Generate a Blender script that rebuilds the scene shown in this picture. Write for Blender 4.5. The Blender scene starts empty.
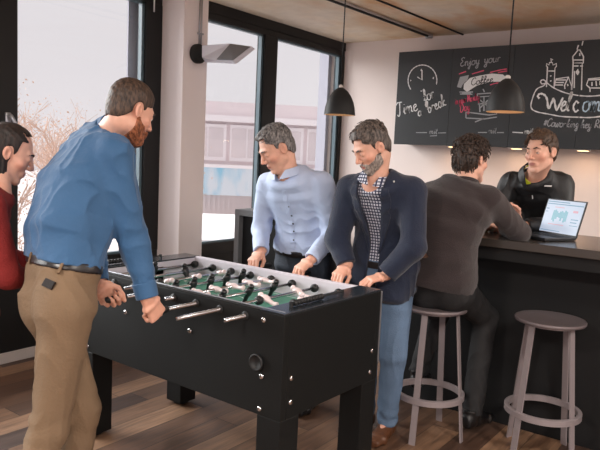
import bpy, bmesh, math, random, time
import numpy as np
from mathutils import Vector, Matrix
random.seed(7)
T0 = time.time()
scene = bpy.context.scene
COL = scene.collection
PI = math.pi

# ------------------------------------------------------------------ camera
F_PX = 646.75; PITCH = .10565; ROLL = .04533; YAW = -.63422
CAM = np.array([0, 0, 1.52])
_cy, _sy = math.cos(YAW), math.sin(YAW)
FW = np.array([_sy*math.cos(PITCH), _cy*math.cos(PITCH), -math.sin(PITCH)])
_rt = np.array([_cy, -_sy, 0.]); _up = np.cross(_rt, FW)
RT = _rt*math.cos(ROLL)+_up*math.sin(ROLL); UP = -_rt*math.sin(ROLL)+_up*math.cos(ROLL)
def ray(x, y): return (x-300)/F_PX*RT-(y-225)/F_PX*UP+FW
def atz(x, y, z): d = ray(x, y); return CAM+d*(z-CAM[2])/d[2]
def aty(x, y, Y): d = ray(x, y); return CAM+d*Y/d[1]
def atx(x, y, X): d = ray(x, y); return CAM+d*X/d[0]
cd = bpy.data.cameras.new('camera'); cam = bpy.data.objects.new('camera', cd); COL.objects.link(cam)
cam.matrix_world = Matrix(((RT[0], UP[0], -FW[0], 0), (RT[1], UP[1], -FW[1], 0), (RT[2], UP[2], -FW[2], 1.52), (0, 0, 0, 1)))
cd.sensor_width = 36; cd.lens = F_PX/600*36; cd.clip_end = 500; cd.clip_start = .02
scene.camera = cam

# ------------------------------------------------------------------ materials
def lin(c): return tuple(((v/255/12.92) if v/255 <= .04045 else ((v/255+.055)/1.055)**2.4) for v in c)
def new_mat(name):
    m = bpy.data.materials.new(name); m.use_nodes = True
    return m, m.node_tree, m.node_tree.nodes['Principled BSDF']
def N(nt, t, **k):
    n = nt.nodes.new(t)
    for a, b in k.items():
        if a.startswith('i_'): n.inputs[a[2:].replace('_', ' ')].default_value = b
        else: setattr(n, a, b)
    return n
def mat(name, col, rough=.6, metal=0, noise=0, nscale=20, bump=0, bscale=60, spec=.5, stretch=(1, 1, 1), emit=None, es=1, sheen=0):
    m, nt, p = new_mat(name); c = lin(col)+(1,)
    p.inputs['Base Color'].default_value = c; p.inputs['Roughness'].default_value = rough
    p.inputs['Metallic'].default_value = metal; p.inputs['Specular IOR Level'].default_value = spec
    if sheen: p.inputs['Sheen Weight'].default_value = sheen
    tc = N(nt, 'ShaderNodeTexCoord'); mp = N(nt, 'ShaderNodeMapping'); mp.inputs['Scale'].default_value = stretch
    nt.links.new(tc.outputs['Object'], mp.inputs['Vector'])
    if noise:
        n = N(nt, 'ShaderNodeTexNoise'); n.inputs['Scale'].default_value = nscale; n.inputs['Detail'].default_value = 5
        nt.links.new(mp.outputs[0], n.inputs['Vector'])
        mx = N(nt, 'ShaderNodeMix', data_type='RGBA')
        mx.inputs[6].default_value = tuple(v*(1-noise) for v in c[:3])+(1,); mx.inputs[7].default_value = tuple(min(1, v*(1+noise)) for v in c[:3])+(1,)
        nt.links.new(n.outputs['Fac'], mx.inputs[0]); nt.links.new(mx.outputs[2], p.inputs['Base Color'])
    if bump:
        n = N(nt, 'ShaderNodeTexNoise'); n.inputs['Scale'].default_value = bscale; n.inputs['Detail'].default_value = 4
        nt.links.new(mp.outputs[0], n.inputs['Vector'])
        b = N(nt, 'ShaderNodeBump'); b.inputs['Strength'].default_value = bump; b.inputs['Distance'].default_value = .01
        nt.links.new(n.outputs['Fac'], b.inputs['Height']); nt.links.new(b.outputs[0], p.inputs['Normal'])
    if emit: p.inputs['Emission Color'].default_value = lin(emit)+(1,); p.inputs['Emission Strength'].default_value = es
    return m
def skin_mat(name):
    m, nt, p = new_mat(name)
    a = N(nt, 'ShaderNodeAttribute', attribute_name='tint')
    tc = N(nt, 'ShaderNodeTexCoord'); n = N(nt, 'ShaderNodeTexNoise'); n.inputs['Scale'].default_value = 45; n.inputs['Detail'].default_value = 4
    nt.links.new(tc.outputs['Object'], n.inputs['Vector'])
    r = N(nt, 'ShaderNodeMapRange'); r.inputs['To Min'].default_value = .86; r.inputs['To Max'].default_value = 1.12
    nt.links.new(n.outputs['Fac'], r.inputs['Value'])
    mx = N(nt, 'ShaderNodeVectorMath', operation='SCALE'); nt.links.new(a.outputs['Color'], mx.inputs[0]); nt.links.new(r.outputs[0], mx.inputs['Scale'])
    nt.links.new(mx.outputs[0], p.inputs['Base Color'])
    p.inputs['Roughness'].default_value = .5; p.inputs['Subsurface Weight'].default_value = .08
    p.inputs['Subsurface Radius'].default_value = (.01, .004, .002)
    return m
SKIN = skin_mat('skin')
def hair_mat(name, c1, c2, rough=.55):
    m, nt, p = new_mat(name)
    tc = N(nt, 'ShaderNodeTexCoord'); mp = N(nt, 'ShaderNodeMapping'); mp.inputs['Scale'].default_value = (1, 1, .35)
    n = N(nt, 'ShaderNodeTexNoise'); n.inputs['Scale'].default_value = 110; n.inputs['Detail'].default_value = 6
    nt.links.new(tc.outputs['Object'], mp.inputs['Vector']); nt.links.new(mp.outputs[0], n.inputs['Vector'])
    cr = N(nt, 'ShaderNodeValToRGB'); cr.color_ramp.elements[0].position = .35; cr.color_ramp.elements[1].position = .68
    cr.color_ramp.elements[0].color = lin(c1)+(1,); cr.color_ramp.elements[1].color = lin(c2)+(1,)
    nt.links.new(n.outputs['Fac'], cr.inputs[0]); nt.links.new(cr.outputs[0], p.inputs['Base Color'])
    b = N(nt, 'ShaderNodeBump'); b.inputs['Strength'].default_value = .6; b.inputs['Distance'].default_value = .004
    nt.links.new(n.outputs['Fac'], b.inputs['Height']); nt.links.new(b.outputs[0], p.inputs['Normal'])
    p.inputs['Roughness'].default_value = rough
    return m

# ------------------------------------------------------------------ object helpers
def props(o, label=None, cat=None, group=None, kind=None):
    if label: o['label'] = label
    if cat: o['category'] = cat
    if group: o['group'] = group
    if kind: o['kind'] = kind
    return o
def empty(name, loc, label=None, cat=None, group=None, rz=0):
    o = bpy.data.objects.new(name, None); COL.objects.link(o); o.empty_display_size = .1
    o.location = loc; o.rotation_euler = (0, 0, rz)
    return props(o, label, cat, group)
def bobj(name, bm, m, parent=None, smooth=False, **k):
    me = bpy.data.meshes.new(name); bm.normal_update(); bm.to_mesh(me); bm.free()
    for mm in (m if isinstance(m, (list, tuple)) else [m]): me.materials.append(mm)
    if smooth:
        for p in me.polygons: p.use_smooth = True
    o = bpy.data.objects.new(name, me); COL.objects.link(o)
    if parent: o.parent = parent
    return props(o, **k)
def box(bm, x0, x1, y0, y1, z0, z1, bev=0, mi=0):
    r = bmesh.ops.create_cube(bm, size=1)
    bmesh.ops.scale(bm, vec=(x1-x0, y1-y0, z1-z0), verts=r['verts'])
    bmesh.ops.translate(bm, vec=((x0+x1)/2, (y0+y1)/2, (z0+z1)/2), verts=r['verts'])
    fs = set(f for v in r['verts'] for f in v.link_faces)
    for f in fs: f.material_index = mi
    if bev:
        es = list(set(e for v in r['verts'] for e in v.link_edges))
        g = bmesh.ops.bevel(bm, geom=es, offset=bev, segments=2, affect='EDGES', profile=.5)
        for f in g['faces']: f.material_index = mi
def BX(*a, **k):
    bm = bmesh.new(); box(bm, *a, **k); return bm
def frame_of(d):
    d = Vector(d).normalized(); a = Vector((0, 0, 1)) if abs(d.z) < .9 else Vector((1, 0, 0))
    u = d.cross(a).normalized(); return u, d.cross(u).normalized(), d
def tube(bm, pts, rad, n=10, cap=True, sx=1, sy=1):
    pts = [Vector(p) for p in pts]; rad = rad if isinstance(rad, (list, tuple)) else [rad]*len(pts)
    rings = []; u = None
    for i, p in enumerate(pts):
        d = (pts[min(i+1, len(pts)-1)]-pts[max(i-1, 0)])
        if d.length < 1e-9: d = Vector((0, 0, 1))
        d.normalize()
        if u is None: u, v, _ = frame_of(d)
        else:
            u = (u-d*u.dot(d)).normalized(); v = d.cross(u)
        rings.append([bm.verts.new(p+(u*math.cos(2*PI*k/n)*sx+v*math.sin(2*PI*k/n)*sy)*rad[i]) for k in range(n)])
    for a, b in zip(rings, rings[1:]):
        for k in range(n): bm.faces.new((a[k], a[(k+1) % n], b[(k+1) % n], b[k]))
    if cap:
        bm.faces.new(rings[0][::-1]); bm.faces.new(rings[-1])
def lathe(bm, prof, n=32, c=(0, 0, 0), axis='z'):
    rings = []
    for r, z in prof:
        ring = []
        for k in range(n):
            a = 2*PI*k/n; x, y = r*math.cos(a), r*math.sin(a)
            p = (x, y, z) if axis == 'z' else ((z, x, y) if axis == 'x' else (y, z, x))
            ring.append(bm.verts.new((p[0]+c[0], p[1]+c[1], p[2]+c[2])))
        rings.append(ring)
    for a, b in zip(rings, rings[1:]):
        for k in range(n): bm.faces.new((a[k], a[(k+1) % n], b[(k+1) % n], b[k]))
    if prof[0][0] > 1e-6: bm.faces.new(rings[0][::-1])
    if prof[-1][0] > 1e-6: bm.faces.new(rings[-1])
def struct(name, bm, m): return bobj(name, bm, m, kind='structure')

# ------------------------------------------------------------------ signed distance modelling
def V(*a): return np.array(a, dtype=np.float32)
def unit(a): a = np.asarray(a, dtype=np.float64); return (a/np.linalg.norm(a)).astype(np.float32)
def smin(a, b, k):
    h = np.clip(.5+.5*(b-a)/k, 0, 1); return b*(1-h)+a*h-k*h*(1-h)
def smax(a, b, k): return -smin(-a, -b, k)
def cone(P, a, b, ra, rb):
    a = np.asarray(a, np.float32); b = np.asarray(b, np.float32); ab = b-a
    t = np.clip(((P-a)@ab)/float(ab@ab), 0, 1)
    return np.linalg.norm(P-a-t[:, None]*ab, axis=1)-(ra+(rb-ra)*t)
def ell(P, c, r):
    q = (P-np.asarray(c, np.float32)); r = np.asarray(r, np.float32)
    k0 = np.linalg.norm(q/r, axis=1); k1 = np.linalg.norm(q/(r*r), axis=1)+1e-6
    return k0*(k0-1)/k1
def sweep(P, st, n=2.3, k=.02):
    """st: (centre, lateral, forward, a, b)"""
    d = None
    for s0, s1 in zip(st, st[1:]):
        c0, c1 = np.asarray(s0[0], np.float32), np.asarray(s1[0], np.float32); ax = c1-c0; L = float(np.linalg.norm(ax)); ax = ax/L
        w = (P-c0)@ax; t = np.clip(w/L, 0, 1)[:, None]
        q = P-(c0+(c1-c0)*t)
        la = np.asarray(s0[1])*(1-t)+np.asarray(s1[1])*t; fo = np.asarray(s0[2])*(1-t)+np.asarray(s1[2])*t
        a = s0[3]+(s1[3]-s0[3])*t[:, 0]; b = s0[4]+(s1[4]-s0[4])*t[:, 0]
        u = np.abs((q*la).sum(1))/a; v = np.abs((q*fo).sum(1))/b
        o = np.abs(w-np.clip(w, 0, L))/(np.minimum(a, b)*.5)
        r = (u**n+v**n+o**n+1e-9)**(1/n)
        dd = (r-1)*np.minimum(a, b)
        d = dd if d is None else smin(d, dd, k)
    return d
def sines(P, seed, f, n=4):
    rg = np.random.RandomState(seed); s = np.zeros(len(P), np.float32)
    for i in range(n):
        kv = rg.normal(size=3); kv = kv/np.linalg.norm(kv)*f*(.6+.8*rg.rand())
        s += np.sin(P@kv.astype(np.float32)+rg.rand()*6.28)
    return s/n
def wrinkle(P, seed, f=28, amp=.006, st=(1, 1, 1)):
    Q = P*np.array(st, np.float32)
    w = np.stack([sines(Q, seed+i, f*.5, 3) for i in (1, 2, 3)], 1)*.035
    s = sines(Q+w, seed+7, f, 4)
    m = .55+.45*sines(P, seed+11, 9, 2)
    return m*amp*(2*np.sqrt(np.abs(s)+.004)-1)+amp*.6*sines(Q+w*1.5, seed+9, f*.45, 3)
def mesh_sdf(fn, lo, hi, h, name, m, parent=None, origin=(0, 0, 0), colfn=None, **kw):
    B = 8
    lo = np.asarray(lo, np.float64)-h*2; hi = np.asarray(hi, np.float64)+h*2
    nb = np.maximum(1, np.ceil((hi-lo)/(h*B)).astype(int)); n = nb*B+1
    cb = np.stack(np.meshgrid(*[np.arange(k) for k in nb], indexing='ij'), -1).reshape(-1, 3)
    cen = (lo+(cb+.5)*B*h).astype(np.float32)
    dc = fn(cen)
    D = np.ones(tuple(n), np.float32)
    keep = np.abs(dc) < B*h*.87*1.25+.014
    for c in cb[(~keep) & (dc < 0)]:
        D[c[0]*B:c[0]*B+B+1, c[1]*B:c[1]*B+B+1, c[2]*B:c[2]*B+B+1] = -1
    off = np.stack(np.meshgrid(*[np.arange(B+1)]*3, indexing='ij'), -1).reshape(-1, 3)
    kb = cb[keep]
    for i in range(0, len(kb), 300):
        c = kb[i:i+300]; idx = (c[:, None, :]*B+off[None]).reshape(-1, 3)
        d = fn((lo+idx*h).astype(np.float32))
        D[idx[:, 0], idx[:, 1], idx[:, 2]] = d
    S = D < 0
    c8 = [(i, j, k) for i in (0, 1) for j in (0, 1) for k in (0, 1)]
    sh = lambda A, o: A[o[0]:n[0]-1+o[0], o[1]:n[1]-1+o[1], o[2]:n[2]-1+o[2]]
    cnt = sum(sh(S, o).astype(np.int8) for o in c8)
    act = (cnt > 0) & (cnt < 8); ai = np.argwhere(act)
    if len(ai) == 0: raise RuntimeError('empty sdf '+name)
    idm = np.full(act.shape, -1, np.int32); idm[act] = np.arange(len(ai))
    vals = np.stack([D[ai[:, 0]+o[0], ai[:, 1]+o[1], ai[:, 2]+o[2]] for o in c8], 1)
    acc = np.zeros((len(ai), 3)); w = np.zeros(len(ai))
    for p in range(8):
        for q in range(p+1, 8):
            a, b = np.array(c8[p]), np.array(c8[q])
            if np.abs(a-b).sum() != 1: continue
            va, vb = vals[:, p], vals[:, q]; mm = (va < 0) != (vb < 0)
            t = np.where(mm, va/(va-vb+1e-20), 0)
            acc += np.where(mm[:, None], a+(b-a)*t[:, None], 0); w += mm
    P = lo+(ai+acc/w[:, None])*h
    quads = []
    for ax in range(3):
        A = S; s0 = [slice(1, -1)]*3; s1 = [slice(1, -1)]*3
        s0[ax] = slice(0, -1); s1[ax] = slice(1, None)
        e = S[tuple(s0)] != S[tuple(s1)]
        ei = np.argwhere(e); base = ei+1; base[:, ax] -= 1
        inside = S[base[:, 0], base[:, 1], base[:, 2]]
        u, v = [(1, 2), (2, 0), (0, 1)][ax]
        q = []
        for du, dv in ((-1, -1), (0, -1), (0, 0), (-1, 0)):
            c = base.copy(); c[:, u] += du; c[:, v] += dv
            q.append(idm[c[:, 0], c[:, 1], c[:, 2]])
        q = np.stack(q, 1); q[~inside] = q[~inside][:, ::-1]
        quads.append(q)
    Q = np.concatenate(quads); Q = Q[(Q >= 0).all(1)]
    me = bpy.data.meshes.new(name)
    me.vertices.add(len(P)); me.vertices.foreach_set('co', (P-np.asarray(origin)).astype(np.float32).ravel())
    me.loops.add(Q.size); me.loops.foreach_set('vertex_index', Q.astype(np.int32).ravel())
    me.polygons.add(len(Q)); me.polygons.foreach_set('loop_start', np.arange(0, Q.size, 4, dtype=np.int32))
    me.polygons.foreach_set('use_smooth', np.ones(len(Q), bool))
    me.update(calc_edges=True)
    me.materials.append(m)
    if colfn is not None:
        at = me.color_attributes.new('tint', 'FLOAT_COLOR', 'POINT')
        at.data.foreach_set('color', np.concatenate([colfn(P.astype(np.float32)), np.ones((len(P), 1))], 1).astype(np.float32).ravel())
    o = bpy.data.objects.new(name, me); COL.objects.link(o)
    if parent: o.parent = parent
    return props(o, **kw)
# ------------------------------------------------------------------ people
def group(P, c, r, fn):
    dist = np.linalg.norm(P-np.asarray(c, np.float32), axis=1); m = dist < r+.02
    d = dist-r+.03
    if m.any(): d[m] = fn(P[m])
    return d
def headframe(F, pitch=0, roll=0):
    F = unit((F[0], F[1], 0)); Z = V(0, 0, 1); R = np.cross(F, Z)
    F2 = math.cos(pitch)*F-math.sin(pitch)*Z; U = np.cross(R, F2)
    R2 = math.cos(roll)*R+math.sin(roll)*U; U2 = np.cross(R2, F2)
    return np.stack([R2, F2, U2]).astype(np.float32)   # rows
def skull(q):
    d = ell(q, (0, -.010, .034), (.074, .090, .082))
    d = smin(d, ell(q, (0, .028, -.022), (.061, .064, .087)), .03)
    return d
def face(q, fem=False, lid=.0):
    d = skull(q); ax = np.abs(q[:, 0]); s = np.stack([ax, q[:, 1], q[:, 2]], 1)
    jw = .048 if not fem else .042
    d = smin(d, cone(s, (jw, .005, -.062), (.016, .072, -.102), .02, .017), .025)
    d = smin(d, ell(q, (0, .074, -.104), (.022, .018, .017)), .015)
    d = smin(d, ell(s, (.042, .058, -.024), (.021, .022, .018)), .02)           # cheekbone
    d = smin(d, cone(s, (.004, .09, .026), (.04, .074, .026), .009, .008), .014)   # brow
    d = smax(d, -ell(s, (.031, .101, .003), (.020, .017, .012)), .014)          # sockets
    d = smin(d, ell(s, (.031, .073, .004), (.0135, .0135, .0125)), .003)
    e0 = s-np.array([.031, .0772, .0035], np.float32)
    lidd = smax(np.linalg.norm(e0, axis=1)-.0145, -(e0[:, 2]+lid), .0015)
    lidd = np.minimum(lidd, smax(np.linalg.norm(e0, axis=1)-.0142, e0[:, 2]+.0065, .0015))
    d = smin(d, lidd, .003)
    d = smin(d, cone(q, (0, .087, .018), (0, .113, -.028), .0065, .0095), .010)  # nose
    d = smin(d, ell(s, (.011, .101, -.033), (.0075, .011, .008)), .006)
    d = smin(d, ell(q, (0, .082, -.066), (.028, .016, .019)), .012)
    d = smin(d, ell(q, (0, .0935, -.0595), (.021, .0065, .0045)), .004)
    d = smin(d, ell(q, (0, .0925, -.0710), (.019, .0065, .005)), .004)
    d = smax(d, -cone(s, (0, .1005, -.0652), (.026, .089, -.0640), .0018, .0012), .003)
    # ears
    e = s-np.array([.078, -.006, -.006], np.float32)
    ex = e[:, 0]*.9-e[:, 1]*-.35; ey = e[:, 1]*.93+e[:, 0]*-.3
    ee = np.stack([ex, ey+.15*e[:, 2], e[:, 2]], 1)
    ear = ell(ee, (.002, 0, 0), (.0085, .019, .031))
    ear = smax(ear, -ell(ee, (.010, .004, .001), (.007, .010, .019)), .004)
    d = smin(d, ear, .006)
    return d
def face_tint(q, skin, lips):
    s = np.array(lin(skin)); c = np.tile(s, (len(q), 1)); ax = np.abs(q[:, 0])
    def blend(w, t): return c*(1-w[:, None])+np.array(t)*w[:, None]
    g = lambda cx, cy, cz, r: np.exp(-(((ax-cx)**2+(q[:, 1]-cy)**2+(q[:, 2]-cz)**2)/r**2))
    c = blend(.45*g(.045, .065, -.03, .026), s*np.array([1.12, .68, .62]))
    c = blend(.45*g(0, .112, -.03, .016), s*np.array([1.12, .68, .62]))
    c = blend(.22*g(.08, -.006, -.006, .03), s*np.array([1.1, .68, .6]))
    m = np.clip(1-np.sqrt((q[:, 0]/.025)**2+((q[:, 2]+.0655)/.0125)**2), 0, .35)/.35*(q[:, 1] > .085)
    c = blend(m*.85, lin(lips))
    return c
def hand_sdf(P, W, D, Nn, T, curl, s=1.0, tc=.5, spread=.12):
    """W wrist, D to the knuckles, Nn back of the hand, T thumb side"""
    W = np.asarray(W, np.float32); D = unit(D); Nn = unit(np.asarray(Nn)-D*float(np.dot(Nn, D))); T = unit(np.asarray(T)-D*float(np.dot(T, D))-Nn*float(np.dot(T, Nn)))
    d = sweep(P, [(W-D*.02*s, T, Nn, .027*s, .020*s), (W+D*.03*s, T, Nn, .036*s, .018*s), (W+D*.088*s, T, Nn, .043*s, .0135*s)], 2.4)
    d = smin(d, ell_r(P, W+D*.04*s+T*.018*s-Nn*.010*s, D, T, Nn, (.032*s, .016*s, .014*s)), .012*s)
    bl = [.088, .093, .090, .081]; bo = [.031, .011, -.010, -.030]
    ln = [(.043, .027, .021), (.047, .031, .022), (.043, .029, .021), (.033, .022, .019)]
    for i in range(4):
        b = W+D*bl[i]*s+T*bo[i]*s; sp = T*(.5-i*.33)*spread; a = 0
        for j in range(3):
            a += curl[j]*(1+.06*i)
            dr = unit(D*math.cos(a)-Nn*math.sin(a)+sp*math.cos(a)); e = b+dr*ln[i][j]*s
            r = [.0098, .0088, .0078][j]*s*(.9 if i == 3 else 1)
            d = smin(d, cone(P, b, e, r, r*.93), .004*s); b = e
    b = W+D*.028*s+T*.026*s-Nn*.008*s
    for j, (dd, l, r) in enumerate(((unit(D*.75+T*(.75-tc*.3)-Nn*tc*.5), .044, .0128), (unit(D*.9+T*(.45-tc*.7)-Nn*tc*.7), .033, .0108), (unit(D*.9+T*(.3-tc*.9)-Nn*tc*.7), .027, .0095))):
        e = b+dd*l*s; d = smin(d, cone(P, b, e, r*s, r*.9*s), .005*s); b = e
    return d
def ell_r(P, c, X, Y, Z, r):
    q = P-np.asarray(c, np.float32); return ell(np.stack([q@X, q@Y, q@Z], 1), (0, 0, 0), r)

def human(S):
    nm = S.get('name', 'person'); hs = S.get('hs', 1.0); fem = S.get('fem', False); bs = S.get('bs', 1.0)
    J = {k: np.asarray(v, np.float32) for k, v in S['J'].items()}
    base = S['base']; E = empty(nm, base, S['label'], 'person', S.get('group'))
    kw = dict(parent=E, origin=base)
    pel, shm = J['pel'], (J['sr']+J['sl'])/2
    latS = unit(J['sr']-J['sl']); latH = unit(S.get('lath', latS))
    mid = J.get('mid', (pel+shm)/2)
    up = unit(shm-pel)
    def bez(t): return (1-t)**2*pel+2*t*(1-t)*(2*mid-(pel+shm)/2)+t*t*shm
    def frame(t):
        dv = unit(2*(1-t)*((2*mid-(pel+shm)/2)-pel)+2*t*(shm-(2*mid-(pel+shm)/2)))
        la = latH*(1-t)+latS*t; la = unit(la-dv*float(la@dv)); return bez(t), la, unit(np.cross(dv, -la)*-1), dv
    HF = headframe(S['face'], S.get('pitch', 0), S.get('hroll', 0)); hc = J['head']
    loc = lambda P: ((P-hc)@HF.T/hs).astype(np.float32)
    ht = S.get('torso', {})
    A_ = dict(pelvis=(.165, .118), hip=(.17, .125), waist=(.150, .112), chest=(.168, .122), upper=(.178, .105), collar=(.115, .075))
    if fem: A_ = dict(pelvis=(.155, .11), hip=(.165, .12), waist=(.120, .092), chest=(.145, .115), upper=(.15, .09), collar=(.095, .062))
    A_.update(ht)
    def torso(P, inf=0.0, n=2.4, low=-.05):
        st = []
        for t, key in ((low, 'pelvis'), (.16, 'hip'), (.42, 'waist'), (.72, 'chest'), (.93, 'upper'), (1.12, 'collar')):
            c, la, fo, dv = frame(min(max(t, 0), 1)); c = c+dv*(t-min(max(t, 0), 1))*float(np.linalg.norm(shm-pel))
            a, b = A_[key]; st.append((c, la, fo, a*bs+inf, b*bs+inf))
        return sweep(P, st, n, .03)
    def traps(P, inf, r=.05):
        d = None
        for sd in 'rl':
            dd = cone(P, nb-up*.045, J['s'+sd]*.88+shm*.12+up*.012, r*(.8 if fem else 1)+inf, r*.9*(.8 if fem else 1)+inf); d = dd if d is None else smin(d, dd, .02)
        return d
    nb = shm+frame(1)[3]*.085-frame(1)[2]*.008; hb = hc+(-.055*HF[2]-.022*HF[1])*hs
    arms = []
    for sd in 'rl':
        sh_, el_, wr_ = J['s'+sd], J['e'+sd], J['w'+sd]; arms.append((sh_, el_, wr_))
    legs = [(J['h'+sd], J['k'+sd], J['a'+sd]) for sd in 'rl']
    H = S['hands']
    def limb(P, L, r0, r1, r2, k=.02): return smin(cone(P, L[0], L[1], r0, r1), cone(P, L[1], L[2], r1*.98, r2), k)
    def hands(P):
        d = None
        for sd, L in zip('rl', arms):
            h = H[sd]; fn = lambda Q: hand_sdf(Q, L[2], h['D'], h['N'], h['T'], h.get('curl', (.5, .6, .4)), h.get('s', .97)*hs**.5*(.9 if fem else 1), h.get('tc', .5))
            dd = group(P, L[2]+unit(h['D'])*.08, .17, fn); d = dd if d is None else np.minimum(d, dd)
        return d
    ff = 0.86 if fem else 1
    def body(P):
        d = smin(torso(P, -.012), traps(P, -.012), .03)
        for L in arms: d = smin(d, limb(P, L, .048*ff, .038*ff, .0255*ff), .02)
        for L in legs: d = smin(d, limb(P, L, .078, .052, .036), .03)
        d = smin(d, cone(P, nb-up*.03, hb, .060*ff, .056*ff), .035)
        for (h, k, a), sd in zip(legs, 'rl'): d = smin(d, cone(P, a, a+unit(S['toe'+sd])*.10-V(0, 0, .052), .028, .018), .02)
        d = smin(d, group(P, hc, .16*hs, lambda Q: face(loc(Q), fem, S.get('lid', .001))*hs), .012)
        return smin(d, hands(P), .008)
    skin = S.get('skin', (205, 150, 125)); lips = S.get('lips', (165, 95, 88))
    sk = np.array(lin(skin))
    def tint(P):
        q = loc(P); c = face_tint(q, skin, lips); far = np.linalg.norm(q, axis=1) > .17
        c[far] = sk*np.array([1.0, .93, .9]); return c
    allp = np.array(list(J.values())+[J['wr']+unit(H['r']['D'])*.19, J['wl']+unit(H['l']['D'])*.19])
    lo, hi = allp.min(0)-.14, allp.max(0)+.15; lo[2] = min(J['ar'][2], J['al'][2])-.09
    # ---- body
    mesh_sdf(body, lo, hi, S.get('h', .0045), 'body', SKIN, colfn=tint, **kw)
    # ---- eyes and eyebrows
    for sx in (-1, 1):
        c = hc+(np.array([sx*.031, .0772, .0035])@HF)*hs
        bm = bmesh.new(); bmesh.ops.create_uvsphere(bm, u_segments=16, v_segments=10, radius=.0128*hs)
        M = Matrix([list(map(float, r)) for r in HF.T]).to_4x4()
        g = Vector((0, 1, S.get('gaze', -.35))).normalized()
        for f in bm.faces:
            n = f.calc_center_median().normalized(); ang = n.angle(g)
            f.material_index = 2 if ang < .25 else (1 if ang < .5 else 0)
        bmesh.ops.transform(bm, matrix=Matrix.Translation(Vector(c.tolist())-Vector(base))@M, verts=bm.verts)
        bobj('eye', bm, [M_SCLERA, M_IRIS, M_PUPIL], E, True)
        b0, b1, b2 = (np.array(v) for v in ((sx*.015, .097, .0255), (sx*.030, .0935, .0300), (sx*.047, .077, .023)))
        def brow(P):
            q = loc(P); d = smin(cone(q, b0, b1, .003, .0036), cone(q, b1, b2, .0036, .0016), .004)
            return (d+.0012*sines(q, 5, 900, 3))*hs
        mesh_sdf(brow, c-.035*hs, c+.035*hs+np.array([0, 0, .02]), .0017, 'eyebrow', S['hairm2'] if 'hairm2' in S else S['hairm'], **kw)
    # ---- hair
    st = S['hair']
    def hairf(P):
        q = loc(P); x, y, z = q[:, 0], q[:, 1], q[:, 2]; ax = np.abs(x)
        d = ell(q, (0, -.011, .035), (.0755, .0915, .083))
        d = smin(d, ell(q, (0, -.030, -.01), (.066, .068, .08)), .02)
        th = st.get('t', .010)+st.get('top', .0)*np.clip((z-.02)/.09, 0, 1)+st.get('front', 0)*np.clip((y-.02)/.06, 0, 1)*np.clip((z-.05)/.05, 0, 1)
        ang = np.arctan2(x, z-.02)
        nz = sines(np.stack([x*1.6, y*.5, z], 1), 11, st.get('f', 260), 4)*st.get('n', .0022)+sines(q, 12, 90, 3)*st.get('n2', .002)
        hl = st.get('line', .058)+st.get('rec', .0)*np.exp(-((ax-.04)/.018)**2)          # hairline height at the front
        low = np.where(y > .03, hl+(y-.055)*.3, np.interp(y, [-.12, -.06, -.015, .012, .02, .03], [st.get('nape', -.075), st.get('nape', -.075), -.012, -.028, -.012, .02+0*.0]))
        low = np.where((y <= .03) & (y > .012) & (ax < .05), hl, low)
        low = np.where(y > .03, np.where(ax > .052, np.maximum(low-.03, .012), low), low)
        reg = low-z+.004*sines(q, 13, 160, 3)
        e = np.sqrt(((y+.004)/.022)**2+((z+.004)/.034)**2)-1      # around the ears
        reg = np.maximum(reg, np.where(ax > .05, -e*.022, -1) if not st.get('overear') else -1)
        return smax(d-th+nz, reg, .004)*hs
    def hairall(P):
        d = hairf(P)
        if 'long' in st:
            for a, b, ra, rb in st['long']:
                a = hc+(np.array(a)@HF)*hs; b = hc+(np.array(b)@HF)*hs
                d = smin(d, cone(P, a, b, ra, rb)+.003*sines(P*np.array([1, 1, .12], np.float32), 4, 330, 4), .02)
        return d
    hlo, hhi = hc-.16*hs, hc+.16*hs
    if 'long' in st: hlo = hlo-np.array([.03, .05, .28])
    ho = mesh_sdf(hairall, hlo, hhi, .003, 'hair', S['hairm'], **kw)
    if st.get('locks'):
        rg = random.Random(3); bm = bmesh.new(); me = ho.data; nv = len(me.vertices); bp = Vector(base)
        for _ in range(st['locks']):
            v = me.vertices[rg.randrange(nv)]; p = v.co.copy(); nrm = v.normal.copy()
            q = loc(np.array([(p+bp)[:]], np.float32))[0]
            if np.linalg.norm(nrm) < .5 or nrm.dot(Vector((p+bp)-Vector(hc.tolist()))) < 0: continue
            if q[2] < st.get('lockmin', -.07): continue
            flow = Vector((np.array(st.get('flow', (0, .5, -.6)))@HF).tolist())+Vector((rg.uniform(-1, 1), rg.uniform(-1, 1), rg.uniform(-1, 1)))*st.get('mess', .5)
            if q[2] < .0: flow = Vector((0, 0, -1))+flow*.3
            fl = (flow-nrm*flow.dot(nrm)).normalized(); L = st.get('ll', .03)*rg.uniform(.6, 1.2); r = st.get('lr', .0035)*rg.uniform(.7, 1.2)
            lift = st.get('lift', .25)
            pts = [p-nrm*.002, p+fl*L*.35+nrm*L*lift*.7, p+fl*L*.7+nrm*L*lift*.8, p+fl*L+nrm*L*lift*.5]
            tube(bm, pts, [r, r*.95, r*.7, r*.15], 5)
        bm2 = bmesh.new(); bm2.from_mesh(me); me2 = bpy.data.meshes.new('t'); bm.to_mesh(me2); bm.free(); bm2.from_mesh(me2); bm2.to_mesh(me); bm2.free(); bpy.data.meshes.remove(me2)
        for p in me.polygons: p.use_smooth = True
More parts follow.
